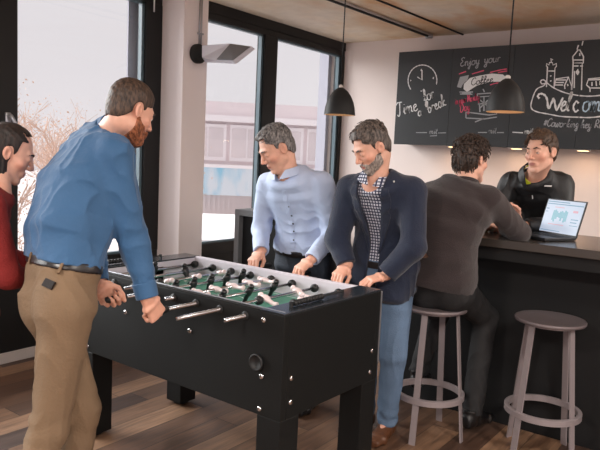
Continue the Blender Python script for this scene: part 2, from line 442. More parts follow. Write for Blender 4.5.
    if 'beard' in S:
        bd = S['beard']
        def beard(P):
            q = loc(P); ax = np.abs(q[:, 0]); y, z = q[:, 1], q[:, 2]
            d = face(q, fem)-bd['t']+sines(q, 3, 420, 4)*bd['t']*.45
            top = np.interp(y, [-.01, .02, .05, .075, .1], [-.02, -.03, -.048, -.062, -.045])
            reg = z-top+.003*sines(q, 6, 200, 3)
            reg = np.maximum(reg, .008-y); reg = np.maximum(reg, -(z+.128))
            lip = np.sqrt((q[:, 0]/.024)**2+((z+.0655)/.0125)**2)-1
            reg = np.maximum(reg, np.where(y > .08, -lip*.012, -1)); reg = np.maximum(reg, np.where((ax < .016) & (y > .1) & (z > -.05), .004, -1))
            return smax(d, reg, .002)*hs
        mesh_sdf(beard, hc-.15*hs, hc+.13*hs, .0026, 'beard', bd['m'], **kw)
    # ---- top garment
    tp = S['top']; infl = tp.get('inf', .012); sd0 = tp.get('seed', 1); wa = tp.get('w', .006); wf = tp.get('wf', 26)
    def sleeves(P, inf, cut, r0=.052, r1=.043, r2=.032):
        d = None
        for L in arms:
            L2 = (L[0], L[1], L[1]+(L[2]-L[1])*cut); ax_ = unit(L[2]-L[1])
            r0_, r1_, r2_ = (r*ff+inf for r in (r0, r1, r2))
            a = limb(P, L2, r0_, r1_, r2_, .03)
            a = np.maximum(a, (P-L2[2])@ax_)
            # folds gathered at the elbow and above the cuff
            for c, s_, am in ((L[1], .09, wa*.9), (L[1]+(L[2]-L[1])*.72, .08, wa*.7)):
                g = np.exp(-(np.linalg.norm(P-c, axis=1)/s_)**2)
                a = a+g*am*.8*np.sin((P-c)@ax_*85+4*sines(P, sd0+3, 22, 3))*(.4+.8*sines(P, sd0+8, 18, 2))
            d = a if d is None else np.minimum(d, a)
        return d
    def top_raw(P, inf=infl, cut=tp.get('cut', .93), wr=True):
        d = smin(smin(torso(P, inf, 2.5, tp.get('low', -.05)), traps(P, inf*.5), .04), sleeves(P, inf*.8, cut), .035)
        if wr: d = d+wrinkle(P, sd0, wf, wa, tp.get('ws', (1, 1, .55)))
        return d
    uF, dF = frame(.5)[2], frame(.5)[3]
    def tuv(P):
        q = P-pel; return q@frame(.5)[1], q@uF, q@dF
    LT = float(np.linalg.norm(shm-pel))
    hemc, hemn = J.get('hem', pel+up*.05), unit(S.get('hemn', up))
    def top_cut(P):
        d = top_raw(P)
        arm = sleeves(P, infl*.8, 2.0)
        c = -((P-hemc)@hemn)
        c = np.where(arm < .03, np.minimum(c, .5*(arm+.0)-.0*c), c) if False else c
        near = np.clip((arm+.01)/.03, 0, 1)
        d = np.maximum(d, np.where(near > 0, c, -1))
        d = smax(d, -(cone(P, nb-up*.015, hb, .058*ff+.004, .060*ff+.004)), .006)
        if 'open' in tp:
            u, v, s_ = tuv(P); w_ = np.interp(s_/LT, tp['open'][0], tp['open'][1])
            d = smax(d, np.minimum(w_-np.abs(u-tp.get('ou', 0)), v-.0), .006)
        return d
    mesh_sdf(top_cut, lo, hi, S.get('hc', .006), tp['name'], tp['m'], **kw)
    if 'inner' in tp:
        it = tp['inner']
        def inner(P):
            d = smin(torso(P, .004, 2.5), traps(P, .002), .03)+wrinkle(P, sd0+40, 70, .003)
            d = np.maximum(d, -((P-(pel+up*.0))@up)); d = smax(d, -(cone(P, nb-up*.015, hb, .058*ff+.003, .06*ff+.003)), .006)
            u, v, s_ = tuv(P); return np.maximum(np.maximum(d, np.abs(u)-.10), -v+.0)
        mesh_sdf(inner, lo, hi, .006, it['name'], it['m'], **kw)
    if 'lapel' in tp:
        lw_ = tp['lapel']
        for sx, pnm in ((1, 'lapel'), (-1, 'lapel')):
            def lapel(P):
                u, v, s_ = tuv(P); w0 = np.interp(s_/LT, tp['open'][0], tp['open'][1]); uu = (u-tp.get('ou', 0))*sx
                ext = np.interp(s_/LT, [.32, .45, .80, .86, .90, 1.05, 1.15], [0, .018, lw_, lw_*.72, lw_*.95, lw_*.8, .03])
                d = top_raw(P)-.006; d = np.maximum(d, -(top_raw(P)+.003))
                return np.maximum(np.maximum(d, np.maximum(w0-.004-uu, uu-w0-ext)), np.maximum(-v+.02, np.maximum(.34*LT-s_, s_-1.12*LT)))
            mesh_sdf(lapel, lo, hi, .004, pnm, tp['m'], **kw)
    # collar
    fC, latC, upC = frame(1)[2], frame(1)[1], unit(hb-nb)
    for cl in [S[k_] for k_ in ('collar', 'collar2') if k_ in S]:
        r0 = cl.get('r', .066*ff); hh = cl.get('h', .042)
        cN = nb-upC*cl.get('drop', .005)+fC*cl.get('fwd', 0)
        fu = unit(fC-upC*float(fC@upC)); lu = np.cross(fu, upC)
        def collar(P):
            q = P-cN; h = q@upC; u = q@lu; v = q@fu; rr = np.sqrt(u*u+(v*.95)**2)
            rad = r0+np.clip((hh-h)/hh, 0, 1.6)*cl.get('flare', .014)
            tilt = h+.25*v*cl.get('tilt', 1)*.6
            d = np.abs(rr-rad)-cl.get('th', .003)
            d = np.maximum(d, np.abs(tilt-hh*.45)-hh*.55)
            gap = np.where(v > 0, cl.get('gap', .010)+np.clip((tilt-.0)/hh, 0, 1)*cl.get('gv', .016)-np.abs(u), -1)
            return np.maximum(d, gap)
        mesh_sdf(collar, cN-.13, cN+.13, .0028, cl.get('name', 'collar'), cl['m'], **kw)
    # extras on the front of the top: march onto its surface
    def surf(p, dr, fn=top_raw):
        p = np.array(p, np.float32); dr = unit(dr)
        for _ in range(60):
            dd = float(fn(p[None])[0]); p = p-dr*0
            if dd < .0008: break
            p = p+dr*max(dd*.7, .0006)
        return p
    S['surf'] = surf; S['frame'] = frame; S['E'] = E; S['pel'] = pel; S['LT'] = LT; S['hc_'] = hc; S['HF'] = HF; S['kw'] = kw; S['torso_'] = torso; S['lo'], S['hi'] = lo, hi; S['top_raw'] = top_raw; S['nb'] = nb; S['hb'] = hb; S['arms'] = arms; S['limb'] = limb; S['ff'] = ff; S['tuv'] = tuv; S['loc'] = loc; S['legs'] = legs
    if 'buttons' in S:
        for t in S['buttons']['t']:
            c, la, fo, dv = frame(t); c = c+la*S['buttons'].get('u', 0); p = surf(c+fo*.3, -fo)
            bm = bmesh.new(); lathe(bm, [(.0001, -.001), (.0055, -.001), (.006, .0015), (.0045, .0026), (.0001, .002)], 12)
            z = Vector(fo.tolist()); q = z.to_track_quat('Z', 'Y'); bmesh.ops.transform(bm, matrix=Matrix.Translation(Vector(p.tolist())-Vector(base))@q.to_matrix().to_4x4(), verts=bm.verts)
            bobj('button', bm, S['buttons']['m'], E, True)
        # placket strip
        def plk(P):
            u, v, s_ = tuv(P); d = top_raw(P)-.0022
            return np.maximum(np.maximum(d, np.abs(u-S['buttons'].get('u', 0))-.016), np.maximum(-v, np.maximum(-(s_-LT*.27), s_-LT*1.0)))
        mesh_sdf(plk, lo, hi, .004, 'placket', tp['m'], **kw)
    if tp.get('cuffs'):
        for L, sd in zip(arms, 'rl'):
            ax_ = unit(L[2]-L[1]); c1 = L[1]+(L[2]-L[1])*tp.get('cut', .93); 
            def cuff(P):
                w = (P-c1)@ax_; r = np.linalg.norm(P-c1-w[:, None]*ax_, axis=1)
                return smax(np.abs(r-.0345*ff-infl*.4+w*.05)-.0035, np.abs(w+.02)-.032, .002)+wrinkle(P, 3, 90, .0012)
            mesh_sdf(cuff, c1-.08, c1+.08, .003, 'cuff', tp['m'], **kw)
    # ---- trousers
    pt = S['pants']; pi = pt.get('inf', .010); pw = pt.get('w', .005); ankz = pt.get('ankle', 1.03)
    def pants_raw(P, inf=pi):
        d = torso(P, inf*.8, 2.5)
        for L in legs:
            d = smin(d, limb(P, (L[0], L[1], L[1]+(L[2]-L[1])*ankz), .088*pt.get('fat', 1)+inf, .062*pt.get('fat', 1)+inf, .048*pt.get('fat', 1)+inf, .03), .03)
        bc = pel-frame(0)[2]*.045-frame(0)[3]*.005
        for sx in (-1, 1): d = smin(d, ell(P, bc+frame(0)[1]*.075*sx, (.088, .082, .11)), .05)
        return d
    wst = J.get('waist', pel+up*.14); wn = unit(S.get('waistn', up))
    def pants(P):
        d = pants_raw(P)+wrinkle(P, sd0+20, pt.get('wf', 55), pw, (1, 1, .6))
        for L in legs:
            ax_ = unit(L[2]-L[1])
            for c, s_, am in ((L[1], .10, pw*1.0), (L[2], .12, pw*1.3)):
                g = np.exp(-(np.linalg.norm(P-c, axis=1)/s_)**2); d = d+g*am*.9*np.sin((P-c)@ax_*75+4*sines(P, sd0+5, 18, 3))*(.5+.7*sines(P, sd0+9, 15, 2))
            e = L[1]+(L[2]-L[1])*ankz; w = (P-e)@ax_
            d = np.where(np.linalg.norm(P-e, axis=1) < .14, np.maximum(d, w), d)
        return np.maximum(d, (P-wst)@wn)
    po = mesh_sdf(pants, lo, hi, S.get('hc', .006), pt.get('name', 'trousers'), pt['m'], **kw)
    S['pants_raw'] = pants_raw; S['wst'] = wst; S['wn'] = wn
    if 'belt' in S:
        def belt(P):
            d = torso(P, pi*.8+.007, 2.5); w = (P-(wst-wn*.022))@wn
            return smax(smax(d, -(torso(P, pi*.8-.002, 2.5)), .002), np.abs(w)-.0175, .003)
        mesh_sdf(belt, lo, hi, .0045, 'belt', S['belt'], **kw)
    # ---- shoes
    for L, sd in zip(legs, 'rl'):
        a = L[2]; td = unit(S['toe'+sd]); td = unit((td[0], td[1], 0)) if abs(td[2]) < .9 else td; sl = np.cross(td, V(0, 0, 1)); zf = float(a[2])-.085
        def shoe(P):
            g = np.array([a[0], a[1], zf], np.float32)
            d = sweep(P, [(g-td*.055+V(0, 0, .035), sl, V(0, 0, 1), .034, .036), (g+td*.03+V(0, 0, .04), sl, V(0, 0, 1), .037, .042), (g+td*.12+V(0, 0, .024), sl, V(0, 0, 1), .048, .028), (g+td*.18+V(0, 0, .02), sl, V(0, 0, 1), .036, .02)], 2.5)
            d = smin(d, cone(P, g+V(0, 0, .05)-td*.02, g+V(0, 0, .10)-td*.02, .040, .043), .02)
            return np.maximum(np.maximum(d, -(P[:, 2]-zf)), P[:, 2]-zf-.105)
        mesh_sdf(shoe, a-.26, a+.26, .0045, 'shoe', S['shoem'], **kw)
    return E
def patch(S, px, py, w, h, m, name, fn, t=.002, rot=0):
    """a small flat piece lying on the garment surface"""
    d = ray(px, py); d = d/np.linalg.norm(d); p = CAM+d*1.2
    for _ in range(120):
        dd = float(fn(np.array([p], np.float32))[0])
        if dd < .001: break
        p = p+d*max(dd*.7, .001)
        if np.linalg.norm(p-CAM) > 8: return None
    e = .004; n = np.array([float(fn(np.array([p+np.eye(3)[i]*e], np.float32))[0])-float(fn(np.array([p-np.eye(3)[i]*e], np.float32))[0]) for i in range(3)])
    n = Vector(n).normalized(); x = Vector((0, 0, 1)).cross(n).normalized(); y = n.cross(x)
    M = Matrix((x, y, n)).transposed().to_4x4(); M = Matrix.Translation(Vector(p)-Vector(S['base']))@M@Matrix.Rotation(rot, 4, 'Z')
    bm = BX(-w/2, w/2, -h/2, h/2, -.004, t, bev=.0006); bmesh.ops.transform(bm, matrix=M, verts=bm.verts)
    return bobj(name, bm, m, S['E'])
def toward(p, target_px, L, near=True):
    """the point on the view ray of a pixel at distance L from p"""
    d = ray(*target_px); d = d/np.linalg.norm(d); o = CAM-np.asarray(p, float)
    b = o@d; c = o@o-L*L; disc = b*b-c
    if disc < 0: return CAM-d*b
    t = -b-math.sqrt(disc) if near else -b+math.sqrt(disc)
    return CAM+d*t
# ------------------------------------------------------------------ room
ZC = 2.84; XW = -4.2; YW = 6.42
M_WHITE = mat('white_trim', (225, 225, 225), .6)
M_WALL = mat('warm_white_plaster', (232, 219, 214), .9, noise=.03, nscale=3, bump=.1, bscale=30)
M_COLUMN = mat('column_plaster', (236, 227, 227), .9, noise=.03, nscale=4, bump=.1, bscale=30)
M_FRAME = mat('black_window_frame', (30, 30, 31), .5, spec=.3, noise=.08, nscale=8)
M_GASKET = mat('blue_grey_gasket', (92, 112, 122), .4)
M_ALU = mat('brushed_aluminium', (176, 178, 184), .35, metal=.8, noise=.06, nscale=40)
M_CHROME = mat('chrome', (215, 215, 218), .12, metal=1)
M_BASEB = mat('pale_baseboard', (190, 184, 180), .6)
M_BLACKWALL = mat('black_panel', (26, 27, 28), .55, spec=.3, noise=.1, nscale=6)
def ceiling_mat():
    m, nt, p = new_mat('stained_concrete'); tc = N(nt, 'ShaderNodeTexCoord')
    n = N(nt, 'ShaderNodeTexNoise'); n.inputs['Scale'].default_value = .75; n.inputs['Detail'].default_value = 8; n.inputs['Roughness'].default_value = .6
    n.inputs['Distortion'].default_value = .5
    mp = N(nt, 'ShaderNodeMapping'); mp.inputs['Location'].default_value = (2.3, 1.1, 0); nt.links.new(tc.outputs['Object'], mp.inputs[0]); nt.links.new(mp.outputs[0], n.inputs['Vector'])
    cr = N(nt, 'ShaderNodeValToRGB'); e = cr.color_ramp.elements; e[0].position = .42; e[0].color = lin((234, 222, 205))+(1,); e[1].position = .74; e[1].color = lin((206, 150, 84))+(1,)
    e2 = e.new(.57); e2.color = lin((228, 208, 180))+(1,)
    n2 = N(nt, 'ShaderNodeTexNoise'); n2.inputs['Scale'].default_value = 9; n2.inputs['Detail'].default_value = 6; nt.links.new(tc.outputs['Object'], n2.inputs['Vector'])
    mr = N(nt, 'ShaderNodeMapRange'); mr.inputs['To Min'].default_value = .82; mr.inputs['To Max'].default_value = 1.1; nt.links.new(n2.outputs['Fac'], mr.inputs[0])
    sc = N(nt, 'ShaderNodeVectorMath', operation='SCALE'); nt.links.new(n.outputs['Fac'], cr.inputs[0]); nt.links.new(cr.outputs[0], sc.inputs[0]); nt.links.new(mr.outputs[0], sc.inputs['Scale'])
    dist = N(nt, 'ShaderNodeVectorMath', operation='DISTANCE'); dist.inputs[1].default_value = (-2.35, 5.2, ZC); n3 = N(nt, 'ShaderNodeTexNoise'); n3.inputs['Scale'].default_value = 1.8; n3.inputs['Detail'].default_value = 7
    mp3 = N(nt, 'ShaderNodeMapping'); mp3.inputs['Scale'].default_value = (1.6, .7, 1); nt.links.new(tc.outputs['Object'], mp3.inputs[0]); nt.links.new(mp3.outputs[0], n3.inputs['Vector']); nt.links.new(tc.outputs['Object'], dist.inputs[0])
    f1 = N(nt, 'ShaderNodeMapRange'); f1.inputs['From Min'].default_value = 1.5; f1.inputs['From Max'].default_value = .2; nt.links.new(dist.outputs['Value'], f1.inputs[0])
    f2 = N(nt, 'ShaderNodeMapRange'); f2.inputs['From Min'].default_value = .42; f2.inputs['From Max'].default_value = .62; nt.links.new(n3.outputs['Fac'], f2.inputs[0])
    mu = N(nt, 'ShaderNodeMath', operation='MULTIPLY'); nt.links.new(f1.outputs[0], mu.inputs[0]); nt.links.new(f2.outputs[0], mu.inputs[1])
    ms = N(nt, 'ShaderNodeMix', data_type='RGBA'); ms.inputs[7].default_value = lin((214, 150, 72))+(1,); nt.links.new(mu.outputs[0], ms.inputs[0]); nt.links.new(sc.outputs[0], ms.inputs[6])
    nt.links.new(ms.outputs[2], p.inputs['Base Color']); p.inputs['Roughness'].default_value = .9
    return m
def floor_mat():
    m, nt, p = new_mat('oak_plank_floor'); L = nt.links; tc = N(nt, 'ShaderNodeTexCoord'); sp = N(nt, 'ShaderNodeSeparateXYZ'); L.new(tc.outputs['Object'], sp.inputs[0])
    def M(op, a, b=None, c=None):
        n = N(nt, 'ShaderNodeMath', operation=op)
        for i, v in enumerate((a, b, c)):
            if v is None: continue
            if isinstance(v, (int, float)): n.inputs[i].default_value = v
            else: L.new(v, n.inputs[i])
        return n.outputs[0]
    u = M('DIVIDE', sp.outputs['X'], .165); iu = M('FLOOR', u); fu = M('SUBTRACT', u, iu)
    wn0 = N(nt, 'ShaderNodeTexWhiteNoise', noise_dimensions='1D'); L.new(iu, wn0.inputs['W'])
    v = M('ADD', M('DIVIDE', sp.outputs['Y'], 1.35), wn0.outputs['Value']); iv = M('FLOOR', v); fv = M('SUBTRACT', v, iv)
    cb = N(nt, 'ShaderNodeCombineXYZ'); L.new(iu, cb.inputs[0]); L.new(iv, cb.inputs[1])
    wn = N(nt, 'ShaderNodeTexWhiteNoise', noise_dimensions='2D'); L.new(cb.outputs[0], wn.inputs['Vector'])
    cr = N(nt, 'ShaderNodeValToRGB'); e = cr.color_ramp.elements
    e[0].position = 0; e[0].color = lin((62, 46, 40))+(1,); e[1].position = 1; e[1].color = lin((142, 110, 86))+(1,)
    for pos, c in ((.25, (92, 68, 54)), (.5, (108, 80, 62)), (.75, (124, 94, 72))):
        x = e.new(pos); x.color = lin(c)+(1,)
    L.new(wn.outputs['Value'], cr.inputs[0])
    mp = N(nt, 'ShaderNodeMapping'); mp.inputs['Scale'].default_value = (26, 2.0, 1); L.new(tc.outputs['Object'], mp.inputs[0])
    ad = N(nt, 'ShaderNodeVectorMath', operation='ADD'); L.new(mp.outputs[0], ad.inputs[0]); L.new(wn.outputs['Color'], ad.inputs[1])
    gn = N(nt, 'ShaderNodeTexNoise'); gn.inputs['Scale'].default_value = 1.6; gn.inputs['Detail'].default_value = 7; gn.inputs['Distortion'].default_value = .8; L.new(ad.outputs[0], gn.inputs['Vector'])
    g = N(nt, 'ShaderNodeMapRange'); g.inputs['From Min'].default_value = .3; g.inputs['From Max'].default_value = .7; g.inputs['To Min'].default_value = .6; g.inputs['To Max'].default_value = 1.25; L.new(gn.outputs['Fac'], g.inputs[0])
    eu = M('MINIMUM', fu, M('SUBTRACT', 1, fu)); ev = M('MINIMUM', fv, M('SUBTRACT', 1, fv))
    gap = M('MULTIPLY', M('GREATER_THAN', eu, .013), M('GREATER_THAN', ev, .0018)); gm = M('ADD', M('MULTIPLY', gap, .7), .3)
    sc = N(nt, 'ShaderNodeVectorMath', operation='SCALE'); L.new(cr.outputs[0], sc.inputs[0]); L.new(M('MULTIPLY', g.outputs[0], gm), sc.inputs['Scale'])
    L.new(sc.outputs[0], p.inputs['Base Color'])
    r = N(nt, 'ShaderNodeMapRange'); r.inputs['To Min'].default_value = .32; r.inputs['To Max'].default_value = .6; L.new(gn.outputs['Fac'], r.inputs[0]); L.new(r.outputs[0], p.inputs['Roughness'])
    b = N(nt, 'ShaderNodeBump'); b.inputs['Strength'].default_value = .5; b.inputs['Distance'].default_value = .002; L.new(M('ADD', gap, gn.outputs['Fac']), b.inputs['Height']); L.new(b.outputs[0], p.inputs['Normal'])
    return m
def glass_mat():
    m = bpy.data.materials.new('window_glass'); m.use_nodes = True; nt = m.node_tree; nt.nodes.clear()
    o = N(nt, 'ShaderNodeOutputMaterial'); t = N(nt, 'ShaderNodeBsdfTransparent'); g = N(nt, 'ShaderNodeBsdfGlossy'); g.inputs['Roughness'].default_value = .02
    t.inputs[0].default_value = (.96, .98, .98, 1); mx = N(nt, 'ShaderNodeMixShader'); mx.inputs[0].default_value = .035
    nt.links.new(t.outputs[0], mx.inputs[1]); nt.links.new(g.outputs[0], mx.inputs[2]); nt.links.new(mx.outputs[0], o.inputs[0])
    return m
M_GLASS = glass_mat()
X1, Y0 = 3.2, -3.2
struct('floor', BX(XW-.1, X1, Y0, YW+.1, -.1, 0), floor_mat())
struct('ceiling', BX(XW-.3, X1+.1, Y0-.1, YW+.2, ZC, ZC+.2), ceiling_mat())
struct('wall_back', BX(XW-.3, X1+.1, YW, YW+.2, 0, ZC), M_WALL)
# behind the camera and to the right: wide window bands, as in the seen wall
bm = bmesh.new(); box(bm, XW, X1, Y0-.2, Y0, 0, .5); box(bm, XW, X1, Y0-.2, Y0, 2.6, ZC)
for x in (XW, -1.7, .8, X1-.2): box(bm, x, x+.2, Y0-.2, Y0, .5, 2.6)
struct('wall_front', bm, M_WALL)
bm = bmesh.new(); box(bm, X1, X1+.2, Y0, YW, 0, .9); box(bm, X1, X1+.2, Y0, YW, 2.6, ZC)
for y in (Y0, -.2, 2.0, 4.0, YW-.2): box(bm, X1, X1+.2, y, y+(.2 if y != 4.0 else 2.4), .9, 2.6)
struct('wall_right', bm, M_WALL)
# window wall: black apron, header
GB, GT = .68, 2.69
struct('wall_left', BX(XW-.16, XW, Y0, YW, 0, GB-.10), M_BLACKWALL)
struct('trim_1', BX(XW-.14, XW+.02, Y0, YW, GT+.06, ZC), M_FRAME)
struct('baseboard_left', BX(XW, XW+.015, Y0, YW, 0, .075, bev=.003), M_BASEB)
struct('baseboard_back', BX(XW, X1, YW-.015, YW, 0, .075, bev=.003), M_BASEB)
struct('trim_2', BX(XW-.02, XW+.10, 3.95, YW, .44, .465, bev=.004), M_BASEB)     # pale ledge under the right window
def window(name, ya, yb, mull):
    """frame between ya and yb, with vertical mullions (y0,y1)"""
    bm = bmesh.new()
    box(bm, XW-.09, XW+.01, ya, yb, GB-.10, GB, bev=.004); box(bm, XW-.09, XW+.01, ya, yb, GT, GT+.07, bev=.004)
    for a, b in mull: box(bm, XW-.09, XW+.015, a, b, GB, GT, bev=.004)
    W = struct(name, bm, M_FRAME)
    for (a0, a), (b, b1) in zip(mull, mull[1:]):
        g = bmesh.new(); w = .016
        box(g, XW-.05, XW-.01, a, a+w, GB, GT); box(g, XW-.05, XW-.01, b-w*1.6, b, GB, GT); box(g, XW-.05, XW-.01, a, b, GB, GB+w); box(g, XW-.05, XW-.01, a, b, GT-w, GT)
        bobj('gasket', g, M_GASKET, W)
        bobj('glass', BX(XW-.046, XW-.04, a+.002, b-.002, GB+.002, GT-.002), M_GLASS, W)
    return W
W1 = window('window_1', Y0, 3.70, [(Y0, Y0+.1), (-2.1, -1.9), (.2, .4), (2.2, 2.41), (3.50, 3.70)])
W2 = window('window_2', 3.90, YW, [(3.90, 3.99), (4.98, 5.18), (6.36, YW)])
# lever handle on the left window frame, blind cord on its right jamb
hb_ = bmesh.new(); p = atx(8, 120, XW+.02); box(hb_, XW+.01, XW+.03, p[1]-.02, p[1]+.02, p[2]-.06, p[2]+.05, bev=.006); tube(hb_, [(XW+.03, p[1], p[2]+.03), (XW+.06, p[1], p[2]+.03), (XW+.06, p[1]+.03, p[2]-.02), (XW+.06, p[1]+.04, p[2]-.12)], [.01, .011, .012, .009], 10)
bobj('handle', hb_, M_ALU, W1, True)
bm = bmesh.new(); p0 = atx(153.3, 12, XW+.02); tube(bm, [(XW+.03, p0[1], p0[2]), (XW+.03, p0[1], ZC-.0)], .006, 8); bobj('blind_rod', bm, M_WHITE, W1, True)
bm = bmesh.new(); p0 = atx(148, 248, XW+.02); box(bm, XW+.012, XW+.022, p0[1]-.01, p0[1]+.01, p0[2]-.09, p0[2]+.03, bev=.003); bobj('latch', bm, M_ALU, W1)
struct('wall_column', BX(XW-.15, -3.93, 3.665, 3.935, 0, ZC, bev=.004), M_COLUMN)

# luminaire on the column
p = atx(196, 54, -3.93)
L_ = empty('wall_luminaire', (-3.93, float(p[1]), float(p[2])), 'silver wedge-shaped wall light on the white column between the windows', 'wall light')
bm = bmesh.new(); lathe(bm, [(.001, 0), (.072, 0), (.078, .008), (.078, .04), (.066, .055), (.001, .058)], 32, axis='x'); bobj('mounting_disc', bm, M_BLACKWALL, L_, True)
def pt(px, py, X): q = atx(px, py, X); return Vector(q)-L_.location
bm = bmesh.new()
XA, XB = -3.90, -3.62
tpn = pt(203, 45, XA)
vs = [pt(202, 45.5, -3.87), pt(230, 43.4, -3.70), pt(252, 46.5, -3.52), pt(233, 61.5, -3.52), pt(215, 60.5, -3.70), pt(202, 57.5, -3.87)]
zt = .03
bmv = [bm.verts.new(v) for v in vs]; bm.faces.new(bmv)
low = [bm.verts.new(v+Vector((-.01, .05, -.012 if i in (1, 2, 3, 4) else -.03))) for i, v in enumerate(vs)]; bm.faces.new(low[::-1])
for i in range(6):
    j = (i+1) % 6; bm.faces.new((bmv[j], bmv[i], low[i], low[j]))
bmesh.ops.recalc_face_normals(bm, faces=bm.faces)
bobj('housing', bm, mat('silver_lacquer', (226, 229, 242), .45), L_)
bm = bmesh.new()
c = [vs[1], vs[2], vs[3], vs[4]]; cc = sum(c, Vector())/4; nn = (c[1]-c[0]).cross(c[3]-c[0]).normalized()
if nn.dot(Vector(CAM)-(L_.location+cc)) < 0: nn = -nn
q0 = [cc+(v-cc)*.9+nn*.002 for v in c]; q1 = [v+nn*.004 for v in q0]
a = [bm.verts.new(v) for v in q0]; b = [bm.verts.new(v) for v in q1]; bm.faces.new(b); bm.faces.new(a[::-1])
for i in range(4): bm.faces.new((a[i], a[(i+1) % 4], b[(i+1) % 4], b[i]))
bmesh.ops.recalc_face_normals(bm, faces=bm.faces)
bobj('lens', bm, mat('ribbed_grey_lens', (120, 122, 128), .5, noise=.25, nscale=120), L_)
bm = bmesh.new(); py_ = float(p[1])
for dy in (0, .022): tube(bm, [(.012, dy+.02, .03), (.012, dy+.02, ZC-float(p[2]))], .006, 8)
box(bm, 0, .022, .005, .06, .16, .172)
bobj('conduit', bm, M_ALU, L_, True)

# ceiling rails and joint
def rail(x0, y0, x1, y1, w, name, m, lab):
    c = empty(name, (x1, y1, ZC), lab, 'ceiling rail'); d = Vector((x0-x1, y0-y1, 0)); n = Vector((-d.y, d.x, 0)).normalized()
    return c, d, n
c, d, n_ = rail(-3.24, 2.0, -3.08, 6.30, .03, 'ceiling_rail', M_FRAME, 'thin black cable rail on the ceiling ending near the blackboards')
bm = bmesh.new(); tube(bm, [Vector((0, 0, -.02)), d+Vector((0, 0, -.02))], .014, 8); bobj('rail', bm, M_FRAME, c, True)
bm = bmesh.new(); tube(bm, [Vector((0, 0, -.012))+n_*.035, d+Vector((0, 0, -.012))+n_*.035], .012, 8); bobj('conduit', bm, M_BASEB, c, True)
bm = bmesh.new(); lathe(bm, [(.001, -.04), (.035, -.04), (.04, -.03), (.04, 0)], 20); bobj('end_cap', bm, M_ALU, c, True)
bm = bmesh.new(); tube(bm, [(-2.93, 2.0, ZC-.004), (-2.76, YW, ZC-.004)], .010, 6); struct('trim_3', bm, M_FRAME)

# pendants
M_LAMPB = mat('matt_black_lamp_shade', (26, 26, 27), .55, spec=.3); M_LAMPIN = mat('warm_white_inside', (222, 190, 150), .6)
M_BULB = mat('warm_bulb', (255, 235, 200), .4, emit=(255, 226, 190), es=3)
def pendant(px, py, Y, dia, lab):
    p = aty(px, py, Y); H = dia*.9
    E = empty('pendant_lamp', (float(p[0]), float(p[1]), float(p[2])), lab, 'pendant lamp', 'black dome pendants over the room')
    R = dia/2; prof = [(R, 0), (R*.985, H*.10), (R*.95, H*.25), (R*.86, H*.45), (R*.70, H*.65), (R*.48, H*.82), (R*.24, H*.93), (.012, H*.96)]
    bm = bmesh.new(); lathe(bm, prof, 48); 
    bm2 = bmesh.new(); lathe(bm2, [(r-.003 if r > .02 else r, z-.002 if i else z) for i, (r, z) in enumerate(prof)], 48)
    for f in list(bm.faces):
        if len(f.verts) > 4: bm.faces.remove(f)
    for f in list(bm2.faces):
        if len(f.verts) > 4: bm2.faces.remove(f)
    for f in bm2.faces: f.normal_flip()
    bobj('lamp_shade', bm, M_LAMPB, E, True); bobj('inner_reflector', bm2, M_LAMPIN, E, True)
    bm = bmesh.new(); lathe(bm, [(.012, H*.94), (.013, H*1.02), (.006, H*1.06)], 16); bobj('cord_grip', bm, M_BASEB, E, True)
    bm = bmesh.new(); tube(bm, [(0, 0, H*1.05), (0, 0, ZC-float(p[2]))], .0035, 8); bobj('cord', bm, M_FRAME, E, True)
    bm = bmesh.new(); lathe(bm, [(.001, ZC-float(p[2])-.03), (.045, ZC-float(p[2])-.025), (.05, ZC-float(p[2]))], 24); bobj('ceiling_rose', bm, M_LAMPB, E, True)
    bm = bmesh.new(); bmesh.ops.create_uvsphere(bm, u_segments=16, v_segments=10, radius=.026); bmesh.ops.translate(bm, vec=(0, 0, H*.28), verts=bm.verts); bobj('bulb', bm, M_BULB, E, True)
    return E
pendant(505, 112, 2.9, .170, 'right of the two black dome pendants, hanging before the welcome chalkboard')
pendant(339.5, 115, 3.25, .185, 'left of the two black dome pendants, hanging near the corner of the windows')

# ------------------------------------------------------------------ wall cabinets with chalkboard fronts
YC = 6.07
M_CHALKB = mat('chalkboard', (47, 50, 53), .55, noise=.12, nscale=2.2); M_CARC = mat('grey_cabinet_carcass', (120, 114, 110), .6)
def chalk_mat(n, c): return mat(n, c, .95, noise=.3, nscale=160)
CW, CP, CB, CG = chalk_mat('white_chalk', (238, 238, 240)), chalk_mat('pink_chalk', (228, 96, 124)), chalk_mat('pale_blue_chalk', (190, 212, 228)), chalk_mat('grey_chalk', (170, 172, 176))
ZB, ZT = 1.692, 2.635
cabs = []; edges = [-3.285, -2.745, -2.155, -1.545, -.94]
pp = [aty(x, 100, YC)[0] for x in (396.2, 449.7, 511, 579)]
edges = [float(v) for v in pp]+[float(pp[3]+(pp[3]-pp[2])*.98)]
labs = ['chalkboard-fronted wall cabinet with a chalk clock and Time for a break', 'chalkboard-fronted wall cabinet with pink and white coffee chalk drawing',
        'chalkboard-fronted wall cabinet with chalk castle tower and start of Welcome', 'chalkboard-fronted wall cabinet at the right edge with the end of Welcome']
for i in range(4):
    a, b = edges[i], edges[i+1]
    E = empty('wall_cabinet', ((a+b)/2, YC, ZB), labs[i], 'cabinet'); w = (b-a)/2
    bobj('body', BX(-w+.002, w-.002, .022, YW-YC, .012, ZT-ZB-.002), M_CARC, E)
    bobj('door', BX(-w+.0015, w-.0015, 0, .02, 0, ZT-ZB, bev=.0015), M_CHALKB, E); cabs.append(E)
